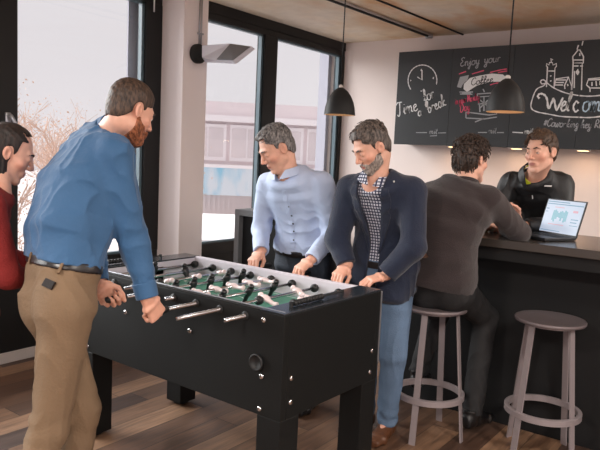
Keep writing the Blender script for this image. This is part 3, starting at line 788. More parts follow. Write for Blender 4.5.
for x, lab in ((453, 'small warm light under the cabinets, behind the seated man'), (516, 'small warm light under the cabinets, left of the barman'), (583, 'small warm light under the cabinets at the right edge')):
    p = aty(x, 150, YC+.12)
    E = empty('cabinet_light', (float(p[0]), YC+.13, ZB+.014), lab, 'cabinet light', 'warm lights under the chalkboard cabinets')
    bobj('light_housing', BX(-.055, .055, -.05, .05, -.022, 0, bev=.004), M_WHITE, E)
    bobj('light_diffuser', BX(-.04, .04, -.035, .035, -.026, -.021), mat('warm_diffuser', (255, 210, 160), .5, emit=(255, 205, 150), es=5), E)
    ld = bpy.data.lights.new('under_cabinet_lamp', 'AREA'); ld.energy = .8; ld.color = (1, .62, .36); ld.size = .08
    lo_ = bpy.data.objects.new('under_cabinet_lamp', ld); COL.objects.link(lo_); lo_.location = (float(p[0]), YC+.13, ZB-.02)
def catmull(pts, k=5):
    if len(pts) < 3: return pts
    P = [pts[0]]+list(pts)+[pts[-1]]; out = []
    for i in range(1, len(P)-2):
        p0, p1, p2, p3 = P[i-1:i+3]
        for j in range(k):
            t = j/k; out.append(tuple(.5*((2*p1[a])+(-p0[a]+p2[a])*t+(2*p0[a]-5*p1[a]+4*p2[a]-p3[a])*t*t+(-p0[a]+3*p1[a]-3*p2[a]+p3[a])*t**3) for a in (0, 1)))
    out.append(pts[-1]); return out
def chalk(name, strokes, ci, m=None, w=.006, smooth=True):
    """strokes as points on the board front, written as pixels of the photograph and set on the board's plane"""
    m = m or CW; E = cabs[ci]; bm = bmesh.new()
    for s in strokes:
        s = catmull(s) if smooth else s
        q = [aty(x, y, YC) for x, y in s]; q = [Vector((v[0]-E.location.x, -.0012, v[2]-E.location.z)) for v in q]
        up_, dn_ = [], []
        for i, v in enumerate(q):
            d = q[min(i+1, len(q)-1)]-q[max(i-1, 0)]; d = d.normalized() if d.length > 1e-9 else Vector((1, 0, 0)); n = Vector((-d.z, 0, d.x))*w/2*(1+.25*math.sin(i*1.7))
            up_.append(v+n); dn_.append(v-n)
        f1 = [bm.verts.new(v) for v in up_]; f2 = [bm.verts.new(v) for v in dn_]
        g1 = [bm.verts.new(v+Vector((0, .0012, 0))) for v in up_]; g2 = [bm.verts.new(v+Vector((0, .0012, 0))) for v in dn_]
        for i in range(len(q)-1):
            bm.faces.new((f1[i], f1[i+1], f2[i+1], f2[i])); bm.faces.new((f1[i], g1[i], g1[i+1], f1[i+1])); bm.faces.new((f2[i], f2[i+1], g2[i+1], g2[i]))
    return bobj(name, bm, m, E)
def fill(name, poly, ci, m):
    E = cabs[ci]; bm = bmesh.new(); q = [aty(x, y, YC) for x, y in poly]
    a = [bm.verts.new((v[0]-E.location.x, -.001, v[2]-E.location.z)) for v in q]; b = [bm.verts.new((v[0]-E.location.x, 0, v[2]-E.location.z)) for v in q]
    bm.faces.new(a); [bm.faces.new((a[i], b[i], b[(i+1) % len(a)], a[(i+1) % len(a)])) for i in range(len(a))]
    bmesh.ops.recalc_face_normals(bm, faces=bm.faces); return bobj(name, bm, m, E)
# single-stroke script: glyph = (width, strokes), x-height .5, ascender 1
GL = {
 'a': (.5, [[(.42, .45), (.2, .52), (.04, .25), (.2, 0), (.4, .2), (.42, .48), (.4, .1), (.5, .04)]]),
 'b': (.46, [[(.0, .3), (.2, .95), (.08, .95), (.08, .1), (.25, 0), (.42, .25), (.25, .45), (.1, .3)]]),
 'c': (.42, [[(.38, .42), (.2, .52), (.04, .25), (.2, 0), (.42, .1)]]),
 'd': (.5, [[(.42, .45), (.2, .52), (.04, .25), (.2, 0), (.42, .2), (.46, 1), (.42, .1), (.52, .04)]]),
 'e': (.42, [[(.02, .2), (.3, .35), (.25, .5), (.08, .42), (.06, .1), (.25, 0), (.44, .12)]]),
 'f': (.36, [[(0, .1), (.25, .6), (.3, .95), (.18, 1), (.14, .5), (.12, -.4), (.02, -.3), (.14, 0), (.38, .15)], [(.02, .48), (.34, .5)]]),
 'g': (.48, [[(.42, .42), (.2, .52), (.04, .28), (.2, .05), (.4, .25), (.42, .48), (.38, -.3), (.18, -.42), (.1, -.25), (.5, .1)]]),
 'h': (.5, [[(0, .2), (.2, .95), (.1, .95), (.08, 0), (.1, .3), (.28, .5), (.38, .35), (.38, .05), (.5, .06)]]),
 'i': (.24, [[(.02, .15), (.12, .5), (.1, .08), (.24, .06)], [(.14, .72), (.15, .75)]]),
 'j': (.28, [[(.02, .15), (.15, .5), (.12, -.3), (0, -.4), (-.04, -.25), (.28, .1)], [(.16, .7), (.17, .74)]]),
 'k': (.46, [[(0, .2), (.2, .95), (.1, .95), (.08, 0)], [(.36, .5), (.12, .25), (.3, .04), (.46, .06)]]),
 'l': (.26, [[(0, .15), (.2, .8), (.14, 1), (.08, .8), (.1, .08), (.28, .06)]]),
 'm': (.72, [[(0, .3), (.08, .5), (.06, 0), (.1, .35), (.24, .5), (.3, .35), (.3, 0), (.34, .35), (.48, .5), (.56, .35), (.56, .06), (.72, .06)]]),
 'n': (.5, [[(0, .3), (.08, .5), (.06, 0), (.1, .35), (.26, .5), (.36, .35), (.36, .06), (.5, .06)]]),
 'o': (.48, [[(.26, .5), (.06, .42), (.04, .12), (.22, 0), (.42, .15), (.38, .45), (.24, .5), (.5, .44)]]),
 'p': (.48, [[(0, .3), (.08, .5), (.04, -.45), (.1, .3), (.28, .5), (.42, .28), (.28, .02), (.1, .1)]]),
 'r': (.38, [[(0, .2), (.08, .5), (.08, 0), (.1, .3), (.2, .5), (.36, .44)]]),
 's': (.38, [[(0, .1), (.22, .5), (.18, .3), (.34, .12), (.18, 0), (.04, .06)]]),
 't': (.34, [[(.02, .15), (.16, .85), (.12, .1), (.32, .06)], [(0, .55), (.3, .58)]]),
 'u': (.5, [[(0, .3), (.08, .5), (.06, .1), (.2, 0), (.36, .2), (.38, .5), (.38, .08), (.5, .06)]]),
 'w': (.66, [[(.02, .5), (.06, .05), (.2, .02), (.3, .45), (.32, .05), (.46, .02), (.56, .5), (.66, .46)]]),
 'y': (.48, [[(0, .4), (.08, .5), (.08, .15), (.2, .05), (.36, .25), (.38, .5), (.32, -.3), (.14, -.42), (.08, -.25), (.48, .1)]]),
 'C': (.6, [[(.55, .8), (.4, 1), (.1, .75), (.05, .25), (.3, 0), (.6, .2)]]),
 'D': (.66, [[(.12, 1), (.1, 0), (.4, .02), (.62, .45), (.4, .95), (.02, .95)]]),
 'E': (.55, [[(.5, .9), (.3, 1), (.1, .8), (.3, .55), (.06, .3), (.2, 0), (.55, .15)]]),
 'M': (.8, [[(0, 0), (.15, 1), (.35, .2), (.6, 1), (.68, 0), (.8, .1)]]),
 'R': (.6, [[(.1, 0), (.12, 1), (.45, .95), (.4, .6), (.14, .52), (.58, 0)]]),
 'T': (.62, [[(0, .85), (.15, 1), (.6, .95)], [(.36, .97), (.26, .1), (.1, 0), (.04, .12)]]),
 '#': (.5, [[(.12, .1), (.2, .75)], [(.3, .1), (.38, .75)], [(.02, .3), (.46, .3)], [(.04, .55), (.48, .55)]]),
 ' ': (.3, [])}
def script(txt, x, y, s, ang=0, sx=1.0, slant=.25):
    out = []; cx = 0; ca, sa = math.cos(ang), math.sin(ang)
    for ch in txt:
        w, st = GL[ch]
        for q in st:
            r = []
            for u, v in q:
                X = (cx+u+slant*v)*s*sx; Yv = -v*s; r.append((x+X*ca-Yv*sa, y+X*sa+Yv*ca))
            out.append(r)
        cx += w+.03
    return out
def arc(cx, cy, rx, ry, a0, a1, n=14): return [(cx+rx*math.cos(math.radians(a0+(a1-a0)*i/n)), cy+ry*math.sin(math.radians(a0+(a1-a0)*i/n))) for i in range(n+1)]
# panel 1: clock, "Time for a break"
chalk('chalk_clock', [arc(422.5, 80.5, 14.4, 15.5, -215, 15), [(421, 71), (421.5, 69)], [(433.5, 77), (433.2, 79)], [(410.5, 80), (411, 81)], [(421.5, 90.5), (421, 91.5)]], 0, CW, .010)
chalk('chalk_clock_hands', [[(422, 70), (422, 80), (417.5, 77)]], 0, CW, .012, False)
chalk('chalk_lettering', script('Time', 397.5, 116.5, 13, -.30, .78)+script('for', 424.5, 102, 11.5, -.42, .78)+script('a', 418, 116.5, 9, -.3, .9)+script('break', 428.5, 113, 11, -.42, .76), 0, CW, .010)
chalk('chalk_signature', script('mit', 429, 134, 6, 0)+[[(416, 132.6), (427, 132.6)], [(438, 133), (446, 132.8)], [(430, 136), (437, 135.6)]], 0, CG, .007)
# panel 2: "Enjoy your Coffee" ribbon, pink writing, chalk machine
chalk('chalk_lettering', script('Enjoy', 460, 66.5, 8.5, -.12, .95)+script('your', 484, 63.5, 8.5, -.12, 1.0), 1, CG, .008)
fill('chalk_ribbon', [(464, 84), (470, 78), (480, 75.5), (492, 73.5), (503, 74.5), (506.5, 78), (503, 81.5), (490, 82), (477, 85.5), (467, 92), (463.5, 89)], 1, CW)
fill('chalk_ribbon_tail', [(457, 87), (460, 77), (469, 75), (467.5, 80), (463, 84), (461, 88)], 1, CG)
chalk('ribbon_lettering', [[(x, y-.0) for x, y in s] for s in script('Coffee', 471, 85.5, 7, -.16, 1.15)], 1, M_CHALKB, .007).location = (0, -.0012, 0)
for q_ in [[(459, 74), (466, 71.5)], [(472, 74), (484, 70.5)], [(490, 72.5), (500, 70), (507, 69)], [(498, 72.5), (507, 71)], [(490, 85), (498, 83), (503, 86)]]: chalk('pink_chalk_line', [q_], 1, CP, .009)
chalk('pink_lettering', script('in your Monday', 455.5, 104.5, 7, -.2, .52)+script('Day', 460, 112, 8, -.2, .75), 1, CP, .008)
chalk('chalk_note', [[(459.5, 92), (473, 92)], [(460, 94), (472.5, 94.2)], [(462, 93), (471, 93)]], 1, CG, .009)
chalk('chalk_coffee_machine', [[(477, 94), (492, 93), (491, 96), (478, 97), (477, 94)], [(479, 97), (480, 112)], [(490, 96), (489, 111)], [(484, 97), (484, 111)], [(483, 89), (484.5, 92)], [(466, 112), (489, 115), (497, 114), (494, 109)], [(466, 118), (484, 119), (497, 117)], [(475, 122), (484, 118.5)], [(466, 112), (466, 118)], [(478, 104), (490, 103)], [(480, 100), (490, 108)], [(488, 100), (480, 108)]], 1, CG, .010, False)
chalk('chalk_signature', script('mit', 488, 133.3, 6, 0)+[[(478, 132.4), (487, 132.5)], [(497, 132.6), (504, 132.6)]], 1, CG, .007)
# panels 3 and 4: town skyline and ribbon with "Welcome"
W_ = .010
chalk('chalk_banner', [[(545, 83.5), (541.8, 83.8), (540.6, 81.2), (543, 79.8), (545.6, 81.5), (544, 85.5), (537, 89), (533, 97), (531, 107), (536, 111.5), (548, 114), (562, 116.5), (578.5, 117.2)],
                       [(546, 82), (554, 88), (566, 93), (578.5, 95.5)]], 2, CW, W_)
for q_ in [[(579.5, 117.3), (590, 117.5), (603, 116), (612, 113)], [(579.5, 95.6), (590, 96.2), (603, 95), (612, 93)]]: chalk('chalk_banner', [q_], 3, CW, W_)
chalk('chalk_lettering', [[(539.5, 98.5), (537.8, 96), (540, 93.8), (544, 94.6), (547, 99), (548.5, 108.5), (551.5, 103), (553.5, 98.5), (555, 104), (556.5, 110), (560, 104), (563, 97.5)]], 2, CW, .017)
chalk('chalk_lettering_blue', script('el', 560, 110.8, 19, .03, .66, .3)+script('c', 572.3, 111.6, 20, .03, .72, .1), 2, CW, .015)
chalk('chalk_lettering_blue', script('ome', 582, 111.6, 20, .0, .75, .2), 3, CB, .012)
tower = [[(546.5, 87), (547.5, 67), (546.5, 66), (546.5, 63.5), (549, 65), (549.5, 62.5), (552.5, 62.5), (553, 65), (556.5, 63.5), (556.3, 66.5), (555, 68), (554, 88)], [(551.3, 62), (551, 58.5), (553, 60)], [(548.3, 71), (554.5, 71)], [(550, 76), (551.5, 76)], [(550, 81), (551.5, 81)],
         [(554.5, 86), (556, 79), (568.5, 77), (571.5, 86), (571.5, 90)], [(556, 80), (566, 80)], [(555.5, 82.5), (564, 82.5)], [(555, 85), (563, 85)], [(568.5, 77), (564.5, 85.5), (565, 89)], [(567.5, 84), (568, 86)],
         [(571.8, 90), (573.2, 63), (582.5, 63)], [(572.8, 57), (573.2, 63)], [(572.5, 57), (578.5, 49.5)], [(573, 60), (583, 60)], [(577, 49.5), (578.5, 45)], [(573.2, 66), (578.5, 66)], [(574.5, 71), (574.2, 88)], [(577.8, 69), (577.6, 75)]]
chalk('chalk_skyline', tower, 2, CW, .009, False)
chalk('chalk_skyline', [[(579.5, 49.5), (583.5, 56.5), (583.3, 63), (582.2, 64), (581.5, 90)], [(580, 66), (583, 66)], [(579.8, 53), (579.8, 56)], [(582, 45.5), (583, 41)], [(586.5, 85), (588.5, 79), (603, 77.5), (606, 85)], [(586.5, 85), (590, 88), (590, 92)], [(592, 82), (592, 86)], [(596, 81), (596.5, 86)], [(600, 81), (600, 85)], [(588.5, 80), (603, 79.5)], [(591, 88), (603, 88)]], 3, CW, .009, False)
fill('chalk_clock_face', arc(577.5, 72.2, 1.9, 2.1, 0, 330, 11), 2, CW)
chalk('chalk_lettering', script('#Cowor', 543, 126, 8.2, .06, .84), 2, CG, .007)
chalk('chalk_lettering', script('king', 566.5, 127.2, 7.8, .03, .84)+[], 2, CG, .007)
chalk('chalk_lettering', script('hey Re', 580.5, 128, 7.8, .0, .95), 3, CG, .007)
chalk('chalk_signature', script('mit', 524, 134, 6.5, -.02)+[[(512.5, 132.2), (523, 132.8)], [(534, 133), (541, 131)]], 2, CW, .008)

# ------------------------------------------------------------------ bar
YB0, YB1, ZBAR = 3.44, 4.18, 1.12
M_BARTOP = mat('dark_bar_top', (58, 52, 48), .22, noise=.15, nscale=9, spec=.6); M_BARF = mat('black_bar_front', (24, 24, 25), .6, spec=.25, noise=.08, nscale=5)
E = empty('bar_counter', (0, YB0, 0), 'long black bar counter with a dark glossy top', 'bar counter')
bobj('bar_top', BX(-1.93, 2.2, 0, YB1-YB0, ZBAR-.045, ZBAR, bev=.003), M_BARTOP, E)
bobj('fascia', BX(-1.90, 2.17, .03, YB1-YB0-.02, ZBAR-.115, ZBAR-.045), M_BARF, E)
bobj('front_panel', BX(-1.88, 2.15, .27, .31, 0, ZBAR-.115), M_BARF, E)
bobj('side_panel', BX(-1.88, -1.84, .27, YB1-YB0-.06, 0, ZBAR-.115), M_BARF, E)
bobj('side_panel', BX(2.11, 2.15, .27, YB1-YB0-.06, 0, ZBAR-.115), M_BARF, E)
bobj('shelf', BX(-1.84, 2.11, .35, YB1-YB0-.06, .55, .57), M_BARF, E)
# laptop
hr_, hl_ = atz(575.5, 239, ZBAR+.012), atz(537, 232.5, ZBAR+.012)
E = empty('laptop', (float(hl_[0]), float(hl_[1]), ZBAR), 'open dark laptop showing a pale blue page on the bar', 'laptop', rz=math.atan2(hr_[1]-hl_[1], hr_[0]-hl_[0]))
LW = float(np.linalg.norm(hr_-hl_)); LD = .225; LH = .215
M_LAP = mat('graphite_laptop', (44, 46, 50), .4, metal=.4)
bobj('base', BX(0, LW, -LD, .005, .002, .018, bev=.003), M_LAP, E)
bm = bmesh.new()
for r in range(5):
    for k in range(13): box(bm, .02+k*(LW-.04)/13, .02+(k+.86)*(LW-.04)/13, -.115+r*.02, -.115+r*.02+.016, .018, .0195)
bobj('keyboard', bm, M_BLACKWALL, E)
bobj('touchpad', BX(LW*.35, LW*.65, -.20, -.135, .018, .0188), M_LAP, E)
til = math.radians(17)
def lidobj(name, bm, m, parent):
    bmesh.ops.rotate(bm, cent=(0, 0, 0), matrix=Matrix.Rotation(-til, 3, 'X'), verts=bm.verts); bmesh.ops.translate(bm, vec=(0, .004, .014), verts=bm.verts)
    return bobj(name, bm, m, parent)
lid_ = lidobj('lid', BX(0, LW, 0, .007, 0, LH, bev=.002), M_LAP, E)
M_SCR = mat('lit_screen', (20, 20, 22), .3, emit=(196, 208, 228), es=.85)
scr = lidobj('screen', BX(.008, LW-.008, -.0008, 0, .014, LH-.007), M_SCR, E)
def scol(n, c, s=.8): return mat(n, (15, 15, 15), .3, emit=c, es=s)
bm = bmesh.new()
def sb(bm, x0, x1, z0, z1, lay=1): box(bm, x0*LW, x1*LW, -.0008-.0004*lay, -.0008-.0004*(lay-1), z0*LH, z1*LH)
bm.free(); mb_ = scol('screen_blue_bars', (120, 160, 190))
for a_ in ((.04, .96, .84, .87), (.04, .6, .90, .93), (.05, .55, .10, .12), (.05, .12, .7, .73), (.05, .11, .62, .64), (.74, .92, .46, .49), (.74, .90, .38, .41), (.74, .94, .30, .32)):
    bm = bmesh.new(); sb(bm, *a_); lidobj('screen_bar', bm, mb_, E)
bm = bmesh.new()
for k in range(9):
    x = .25+k*.042; hgt = [.30, .34, .26, .20, .22, .30, .22, .33, .30][k]; sb(bm, x, x+.04, .70-hgt, .70-[.02, .0, .04, .08, .04, .02, .05, 0, .03][k])
lidobj('screen_chart', bm, scol('screen_teal_chart', (112, 178, 196)), E)
mb_ = scol('screen_pink_notices', (222, 160, 176))
for a_ in ((.74, .86, .66, .72), (.26, .5, .76, .78), (.2, .6, .28, .30)):
    bm = bmesh.new(); sb(bm, *a_); lidobj('screen_notice', bm, mb_, E)
# things on the bar beside the sleeve: a cup and a glass
p = atz(487.5, 233, ZBAR); bm = bmesh.new(); lathe(bm, [(.001, 0), (.03, 0), (.036, .02), (.038, .075), (.035, .075), (.032, .02), (.001, .006)], 28)
o = bobj('cup', bm, mat('cream_cup_glaze', (222, 210, 196), .3), None, True, label='small cream cup on the bar under the seated man\'s arm', cat='cup'); o['category'] = 'cup'; o.location = (float(p[0]), float(p[1])+.10, ZBAR)
p = atz(496, 235, ZBAR); bm = bmesh.new(); lathe(bm, [(.001, 0), (.027, 0), (.032, .05), (.033, .06), (.030, .06), (.025, .006), (.001, .005)], 28)
o = bobj('glass_tumbler', bm, mat('blue_grey_glass', (120, 140, 150), .15), None, True, label='short blue-grey tumbler on the bar beside the cream cup', cat='glass'); o.location = (float(p[0])+.02, float(p[1])+.16, ZBAR)

# ------------------------------------------------------------------ stools
M_STOOL = mat('mauve_grey_powder_coat', (150, 140, 142), .45, metal=.15, noise=.06, nscale=30); M_SEAT = mat('mauve_grey_stool_seat', (116, 106, 108), .42, metal=.15, noise=.06, nscale=30)
def stool(x, y, rz, lab, grp='grey round bar stools'):
    E = empty('bar_stool', (x, y, 0), lab, 'bar stool', grp, rz)
    bm = bmesh.new(); lathe(bm, [(.001, .712), (.16, .714), (.176, .716), (.180, .722), (.180, .730), (.176, .735), (.165, .733), (.001, .729)], 56); bobj('seat', bm, M_SEAT, E, True)
    for k in range(4):
        a = k*PI/2+PI/4; ca, sa = math.cos(a), math.sin(a); bm = bmesh.new(); t = Vector((-sa, ca, 0)); r = Vector((ca, sa, 0))
        top, bot = r*.135+Vector((0, 0, .716)), r*.205
        vs = []
        for q in (top, bot):
            wd = .0165 if q is top else .0175
            for s1, s2 in ((-1, -1), (1, -1), (1, 1), (-1, 1)): vs.append(bm.verts.new(q+t*wd*s1+r*.0045*s2))
        bm.faces.new(vs[0:4]); bm.faces.new(vs[4:8][::-1])
        for i in range(4): bm.faces.new((vs[i], vs[4+i], vs[4+(i+1) % 4], vs[(i+1) % 4]))
        bmesh.ops.recalc_face_normals(bm, faces=bm.faces); bobj('leg', bm, M_STOOL, E)
    R = .190; bm = bmesh.new(); lathe(bm, [(R, .218), (R+.006, .221), (R+.006, .249), (R, .252), (R-.016, .252), (R-.016, .218), (R, .218)], 56)
    for f in list(bm.faces):
        if len(f.verts) > 4: bm.faces.remove(f)
    bobj('footrest_ring', bm, M_STOOL, E, False)
    bm = bmesh.new(); lathe(bm, [(.12, .704), (.145, .704), (.145, .714), (.12, .714)], 40); bobj('under_seat_ring', bm, M_STOOL, E)
    return E
stool(-1.47, 3.29, math.radians(49), 'grey round bar stool that the man in the brown sweater sits on')
stool(-.90, 3.48, math.radians(22), 'empty grey round bar stool at the right, nobody on it')

# ------------------------------------------------------------------ dark cabinet by the window
p = aty(235, 209, 4.0)
E = empty('storage_cabinet', (float(p[0]), 4.0, 0), 'black open cabinet with grey edges before the right window', 'cabinet')
HZ = float(p[2]); CWD = .90
bobj('side_panel', BX(0, .05, 0, .4, 0, HZ, bev=.003), mat('grey_edge_band', (120, 124, 128), .5), E); bobj('side_panel', BX(CWD-.05, CWD, 0, .4, 0, HZ, bev=.003), M_BLACKWALL, E)
bobj('top_panel', BX(.05, CWD-.05, 0, .4, HZ-.05, HZ, bev=.003), bpy.data.materials['grey_edge_band'], E)
bobj('back_panel', BX(.05, CWD-.05, .05, .07, .05, HZ-.05), M_BLACKWALL, E); bobj('bottom_panel', BX(.05, CWD-.05, 0, .4, 0, .05), M_BLACKWALL, E)
# ------------------------------------------------------------------ the six people
M_SCLERA = mat('eye_white', (225, 215, 210), .25); M_IRIS = mat('iris', (80, 85, 85), .2); M_PUPIL = mat('pupil', (12, 12, 12), .1)
M_BLUE = mat('blue_shirt_cotton', (50, 92, 133), .75, bump=.25, bscale=55, noise=.08, nscale=14, sheen=.15)
M_LB = mat('pale_blue_shirt_cotton', (184, 200, 230), .75, bump=.2, bscale=55, noise=.05, nscale=14, sheen=.15)
M_KHAKI = mat('khaki_twill', (122, 100, 77), .85, bump=.3, bscale=90, noise=.1, nscale=10)
M_LEATHER = mat('black_leather', (30, 26, 27), .32, bump=.1, bscale=80)
M_NAVY = mat('navy_wool', (20, 31, 54), .85, bump=.35, bscale=160, noise=.15, nscale=30, sheen=.2)
M_BLACKCLOTH = mat('black_cloth', (26, 26, 28), .8, bump=.25, bscale=80, noise=.15, nscale=20)
M_JACKET = mat('black_softshell', (27, 28, 31), .55, bump=.2, bscale=60, noise=.12, nscale=18)
M_SWEATER = mat('brown_knit', (50, 41, 42), .95, bump=.6, bscale=240, noise=.2, nscale=120, sheen=.2)
M_RED = mat('red_knit', (122, 28, 26), .9, bump=.4, bscale=180, noise=.1, nscale=40)
M_DARKJEAN = mat('dark_denim', (38, 46, 58), .85, bump=.3, bscale=120, noise=.2, nscale=30)
M_YELLOW = mat('yellow_collar_cloth', (190, 200, 40), .7)
M_WHITE = bpy.data.materials.get('white_trim')
M_BUTTON = mat('dark_button', (40, 45, 60), .4)
M_SHOEK = mat('black_shoe_leather', (24, 23, 24), .35); M_SHOEB = mat('brown_shoe_leather', (96, 60, 38), .45, noise=.2, nscale=30)
def jeans_mat():
    m = mat('washed_blue_denim', (96, 120, 148), .85, noise=.35, nscale=9, bump=.4, bscale=160); return m
M_JEANS = jeans_mat()
def plaid():
    m, nt, p = new_mat('navy_white_check'); tc = N(nt, 'ShaderNodeTexCoord'); sp = N(nt, 'ShaderNodeSeparateXYZ'); nt.links.new(tc.outputs['Object'], sp.inputs[0])
    outs = []
    for ax in ('X', 'Z'):
        a = N(nt, 'ShaderNodeMath', operation='MULTIPLY'); a.inputs[1].default_value = 1/.016; nt.links.new(sp.outputs[ax], a.inputs[0])
        b = N(nt, 'ShaderNodeMath', operation='FRACT'); nt.links.new(a.outputs[0], b.inputs[0])
        c = N(nt, 'ShaderNodeMath', operation='GREATER_THAN'); c.inputs[1].default_value = .36; nt.links.new(b.outputs[0], c.inputs[0]); outs.append(c)
    mu = N(nt, 'ShaderNodeMath', operation='MULTIPLY'); nt.links.new(outs[0].outputs[0], mu.inputs[0]); nt.links.new(outs[1].outputs[0], mu.inputs[1])
    mx = N(nt, 'ShaderNodeMix', data_type='RGBA'); mx.inputs[6].default_value = lin((38, 44, 74))+(1,); mx.inputs[7].default_value = lin((205, 208, 220))+(1,)
    nt.links.new(mu.outputs[0], mx.inputs[0]); nt.links.new(mx.outputs[2], p.inputs['Base Color']); p.inputs['Roughness'].default_value = .8
    return m
M_PLAID = plaid()
H_BROWN = hair_mat('short_brown_hair', (34, 25, 21), (92, 70, 56)); H_GREY = hair_mat('grey_hair', (50, 48, 50), (146, 142, 141))
H_SALT = hair_mat('salt_and_pepper_hair', (34, 28, 26), (116, 104, 97)); H_DARK = hair_mat('dark_brown_hair', (26, 20, 18), (78, 58, 46))
H_MID = hair_mat('mid_brown_hair', (44, 32, 26), (96, 72, 54)); H_LONG = hair_mat('long_dark_hair', (20, 15, 14), (48, 35, 30), .6)
B_RED = hair_mat('auburn_beard', (92, 52, 32), (170, 104, 70)); B_GREY = hair_mat('grey_beard', (96, 84, 78), (178, 168, 160))
def off(p, x, y, z): return (p[0]+x, p[1]+y, p[2]+z)

# -- man in the blue shirt, near side of the table
P1 = dict(base=(-2.03, 1.30, 0), label='bearded man in a blue shirt and khaki trousers, back to the camera, gripping a rod', face=(.16, .98), pitch=.42, hroll=.06, hs=.97, bs=.90,
    J=dict(pel=(-2.015, 1.33, .97), mid=(-2.075, 1.40, 1.255), sr=(-1.95, 1.50, 1.495), sl=(-2.29, 1.60, 1.52), head=(-1.997, 1.60, 1.662),
           er=(-1.925, 1.575, 1.155), el=(-2.32, 1.66, 1.17), wr=(-1.975, 1.685, .93), wl=(-2.33, 1.715, .935),
           hr=(-1.94, 1.30, .95), hl=(-2.11, 1.34, .95), kr=(-2.0, 1.27, .52), kl=(-2.03, 1.425, .53), ar=(-2.03, 1.14, .09), al=(-2.05, 1.39, .09),
           waist=(-2.035, 1.335, 1.125), hem=(-2.035, 1.335, 1.105)),
    waistn=(0, .22, 1), hemn=(0, .22, 1), lath=(1, -.12, 0), toer=(.1, 1, 0), toel=(-.1, 1, 0),
    hands=dict(r=dict(D=(.02, .55, -.8), N=(1, .05, .1), T=(-.1, .8, .55), curl=(1.1, 1.35, .9), tc=.9, s=1.08), l=dict(D=(-.02, .55, -.8), N=(-1, .05, .1), T=(.1, .8, .55), curl=(1.1, 1.35, .9), tc=.9, s=1.08)),
    hair=dict(t=.0035, top=.010, nape=-.062, f=420, n=.0014, n2=.001, line=.062, rec=.012), hairm=H_BROWN, beard=dict(t=.006, m=B_RED), skin=(222, 172, 150),
    top=dict(name='shirt', m=M_BLUE, inf=.018, w=.0085, wf=62, low=.0, cut=.93, cuffs=True, seed=5, ws=(1, 1, .5)), collar=dict(m=M_BLUE, h=.058, r=.066, flare=.010, drop=-.014, fwd=.014),
    pants=dict(m=M_KHAKI, inf=.010, w=.0065, fat=.95), belt=M_LEATHER, shoem=M_SHOEB, torso=dict(waist=(.150, .138), chest=(.172, .132), hip=(.152, .115), pelvis=(.150, .11)))
# -- man in the pale blue shirt, far side
P2 = dict(base=(-2.27, 3.1, 0), label='grey-haired man in a pale blue button shirt looking down across the table', face=(-.50, -.86), pitch=.58, hroll=.0, hs=1.04, bs=1.04,
    J=dict(pel=(-2.26, 3.13, .88), mid=(-2.25, 3.13, 1.15), sr=(-2.44, 2.97, 1.345), sl=(-2.06, 3.0, 1.37), head=aty(277, 148, 2.87),
           er=(-2.50, 3.0, 1.075), el=(-2.01, 3.06, 1.10), wr=aty(261, 252, 2.85), wl=aty(311, 260, 2.86),
           hr=(-2.35, 3.13, .87), hl=(-2.17, 3.13, .87), kr=(-2.36, 3.10, .48), kl=(-2.16, 3.08, .48), ar=(-2.36, 3.16, .09), al=(-2.16, 3.14, .09),
           waist=(-2.26, 3.12, 1.01), hem=(-2.26, 3.12, .985)),
    toer=(-.15, -1, 0), toel=(.15, -1, 0),
    hands=dict(r=dict(D=(.1, -.85, -.45), N=(-.1, -.4, .9), T=(.95, .1, 0), curl=(.75, 1.0, .6), tc=.6), l=dict(D=(-.25, -.8, -.5), N=(0, -.45, .88), T=(-.95, .15, 0), curl=(.75, 1.0, .6), tc=.6)),
    hair=dict(t=.005, top=.010, front=.010, nape=-.065, f=320, n=.0026, line=.080, rec=.014, locks=160, ll=.03, lr=.0024, flow=(0, 1, .1), mess=.2, lift=.08, lockmin=.04), hairm=H_GREY, skin=(222, 172, 150), lid=.007, gaze=-.9,
    top=dict(name='shirt', m=M_LB, inf=.015, w=.0065, wf=75, low=.05, cut=.93, cuffs=True, seed=15, ws=(1, 1, .6)), collar=dict(m=M_LB, h=.04, r=.066, flare=.020, gap=.016, gv=.022, th=.0028),
    buttons=dict(t=(.28, .44, .60, .76, .92), m=M_BUTTON),
    pants=dict(m=M_DARKJEAN, inf=.008), belt=M_LEATHER, shoem=M_SHOEK, torso=dict(waist=(.158, .128), hip=(.17, .13)))
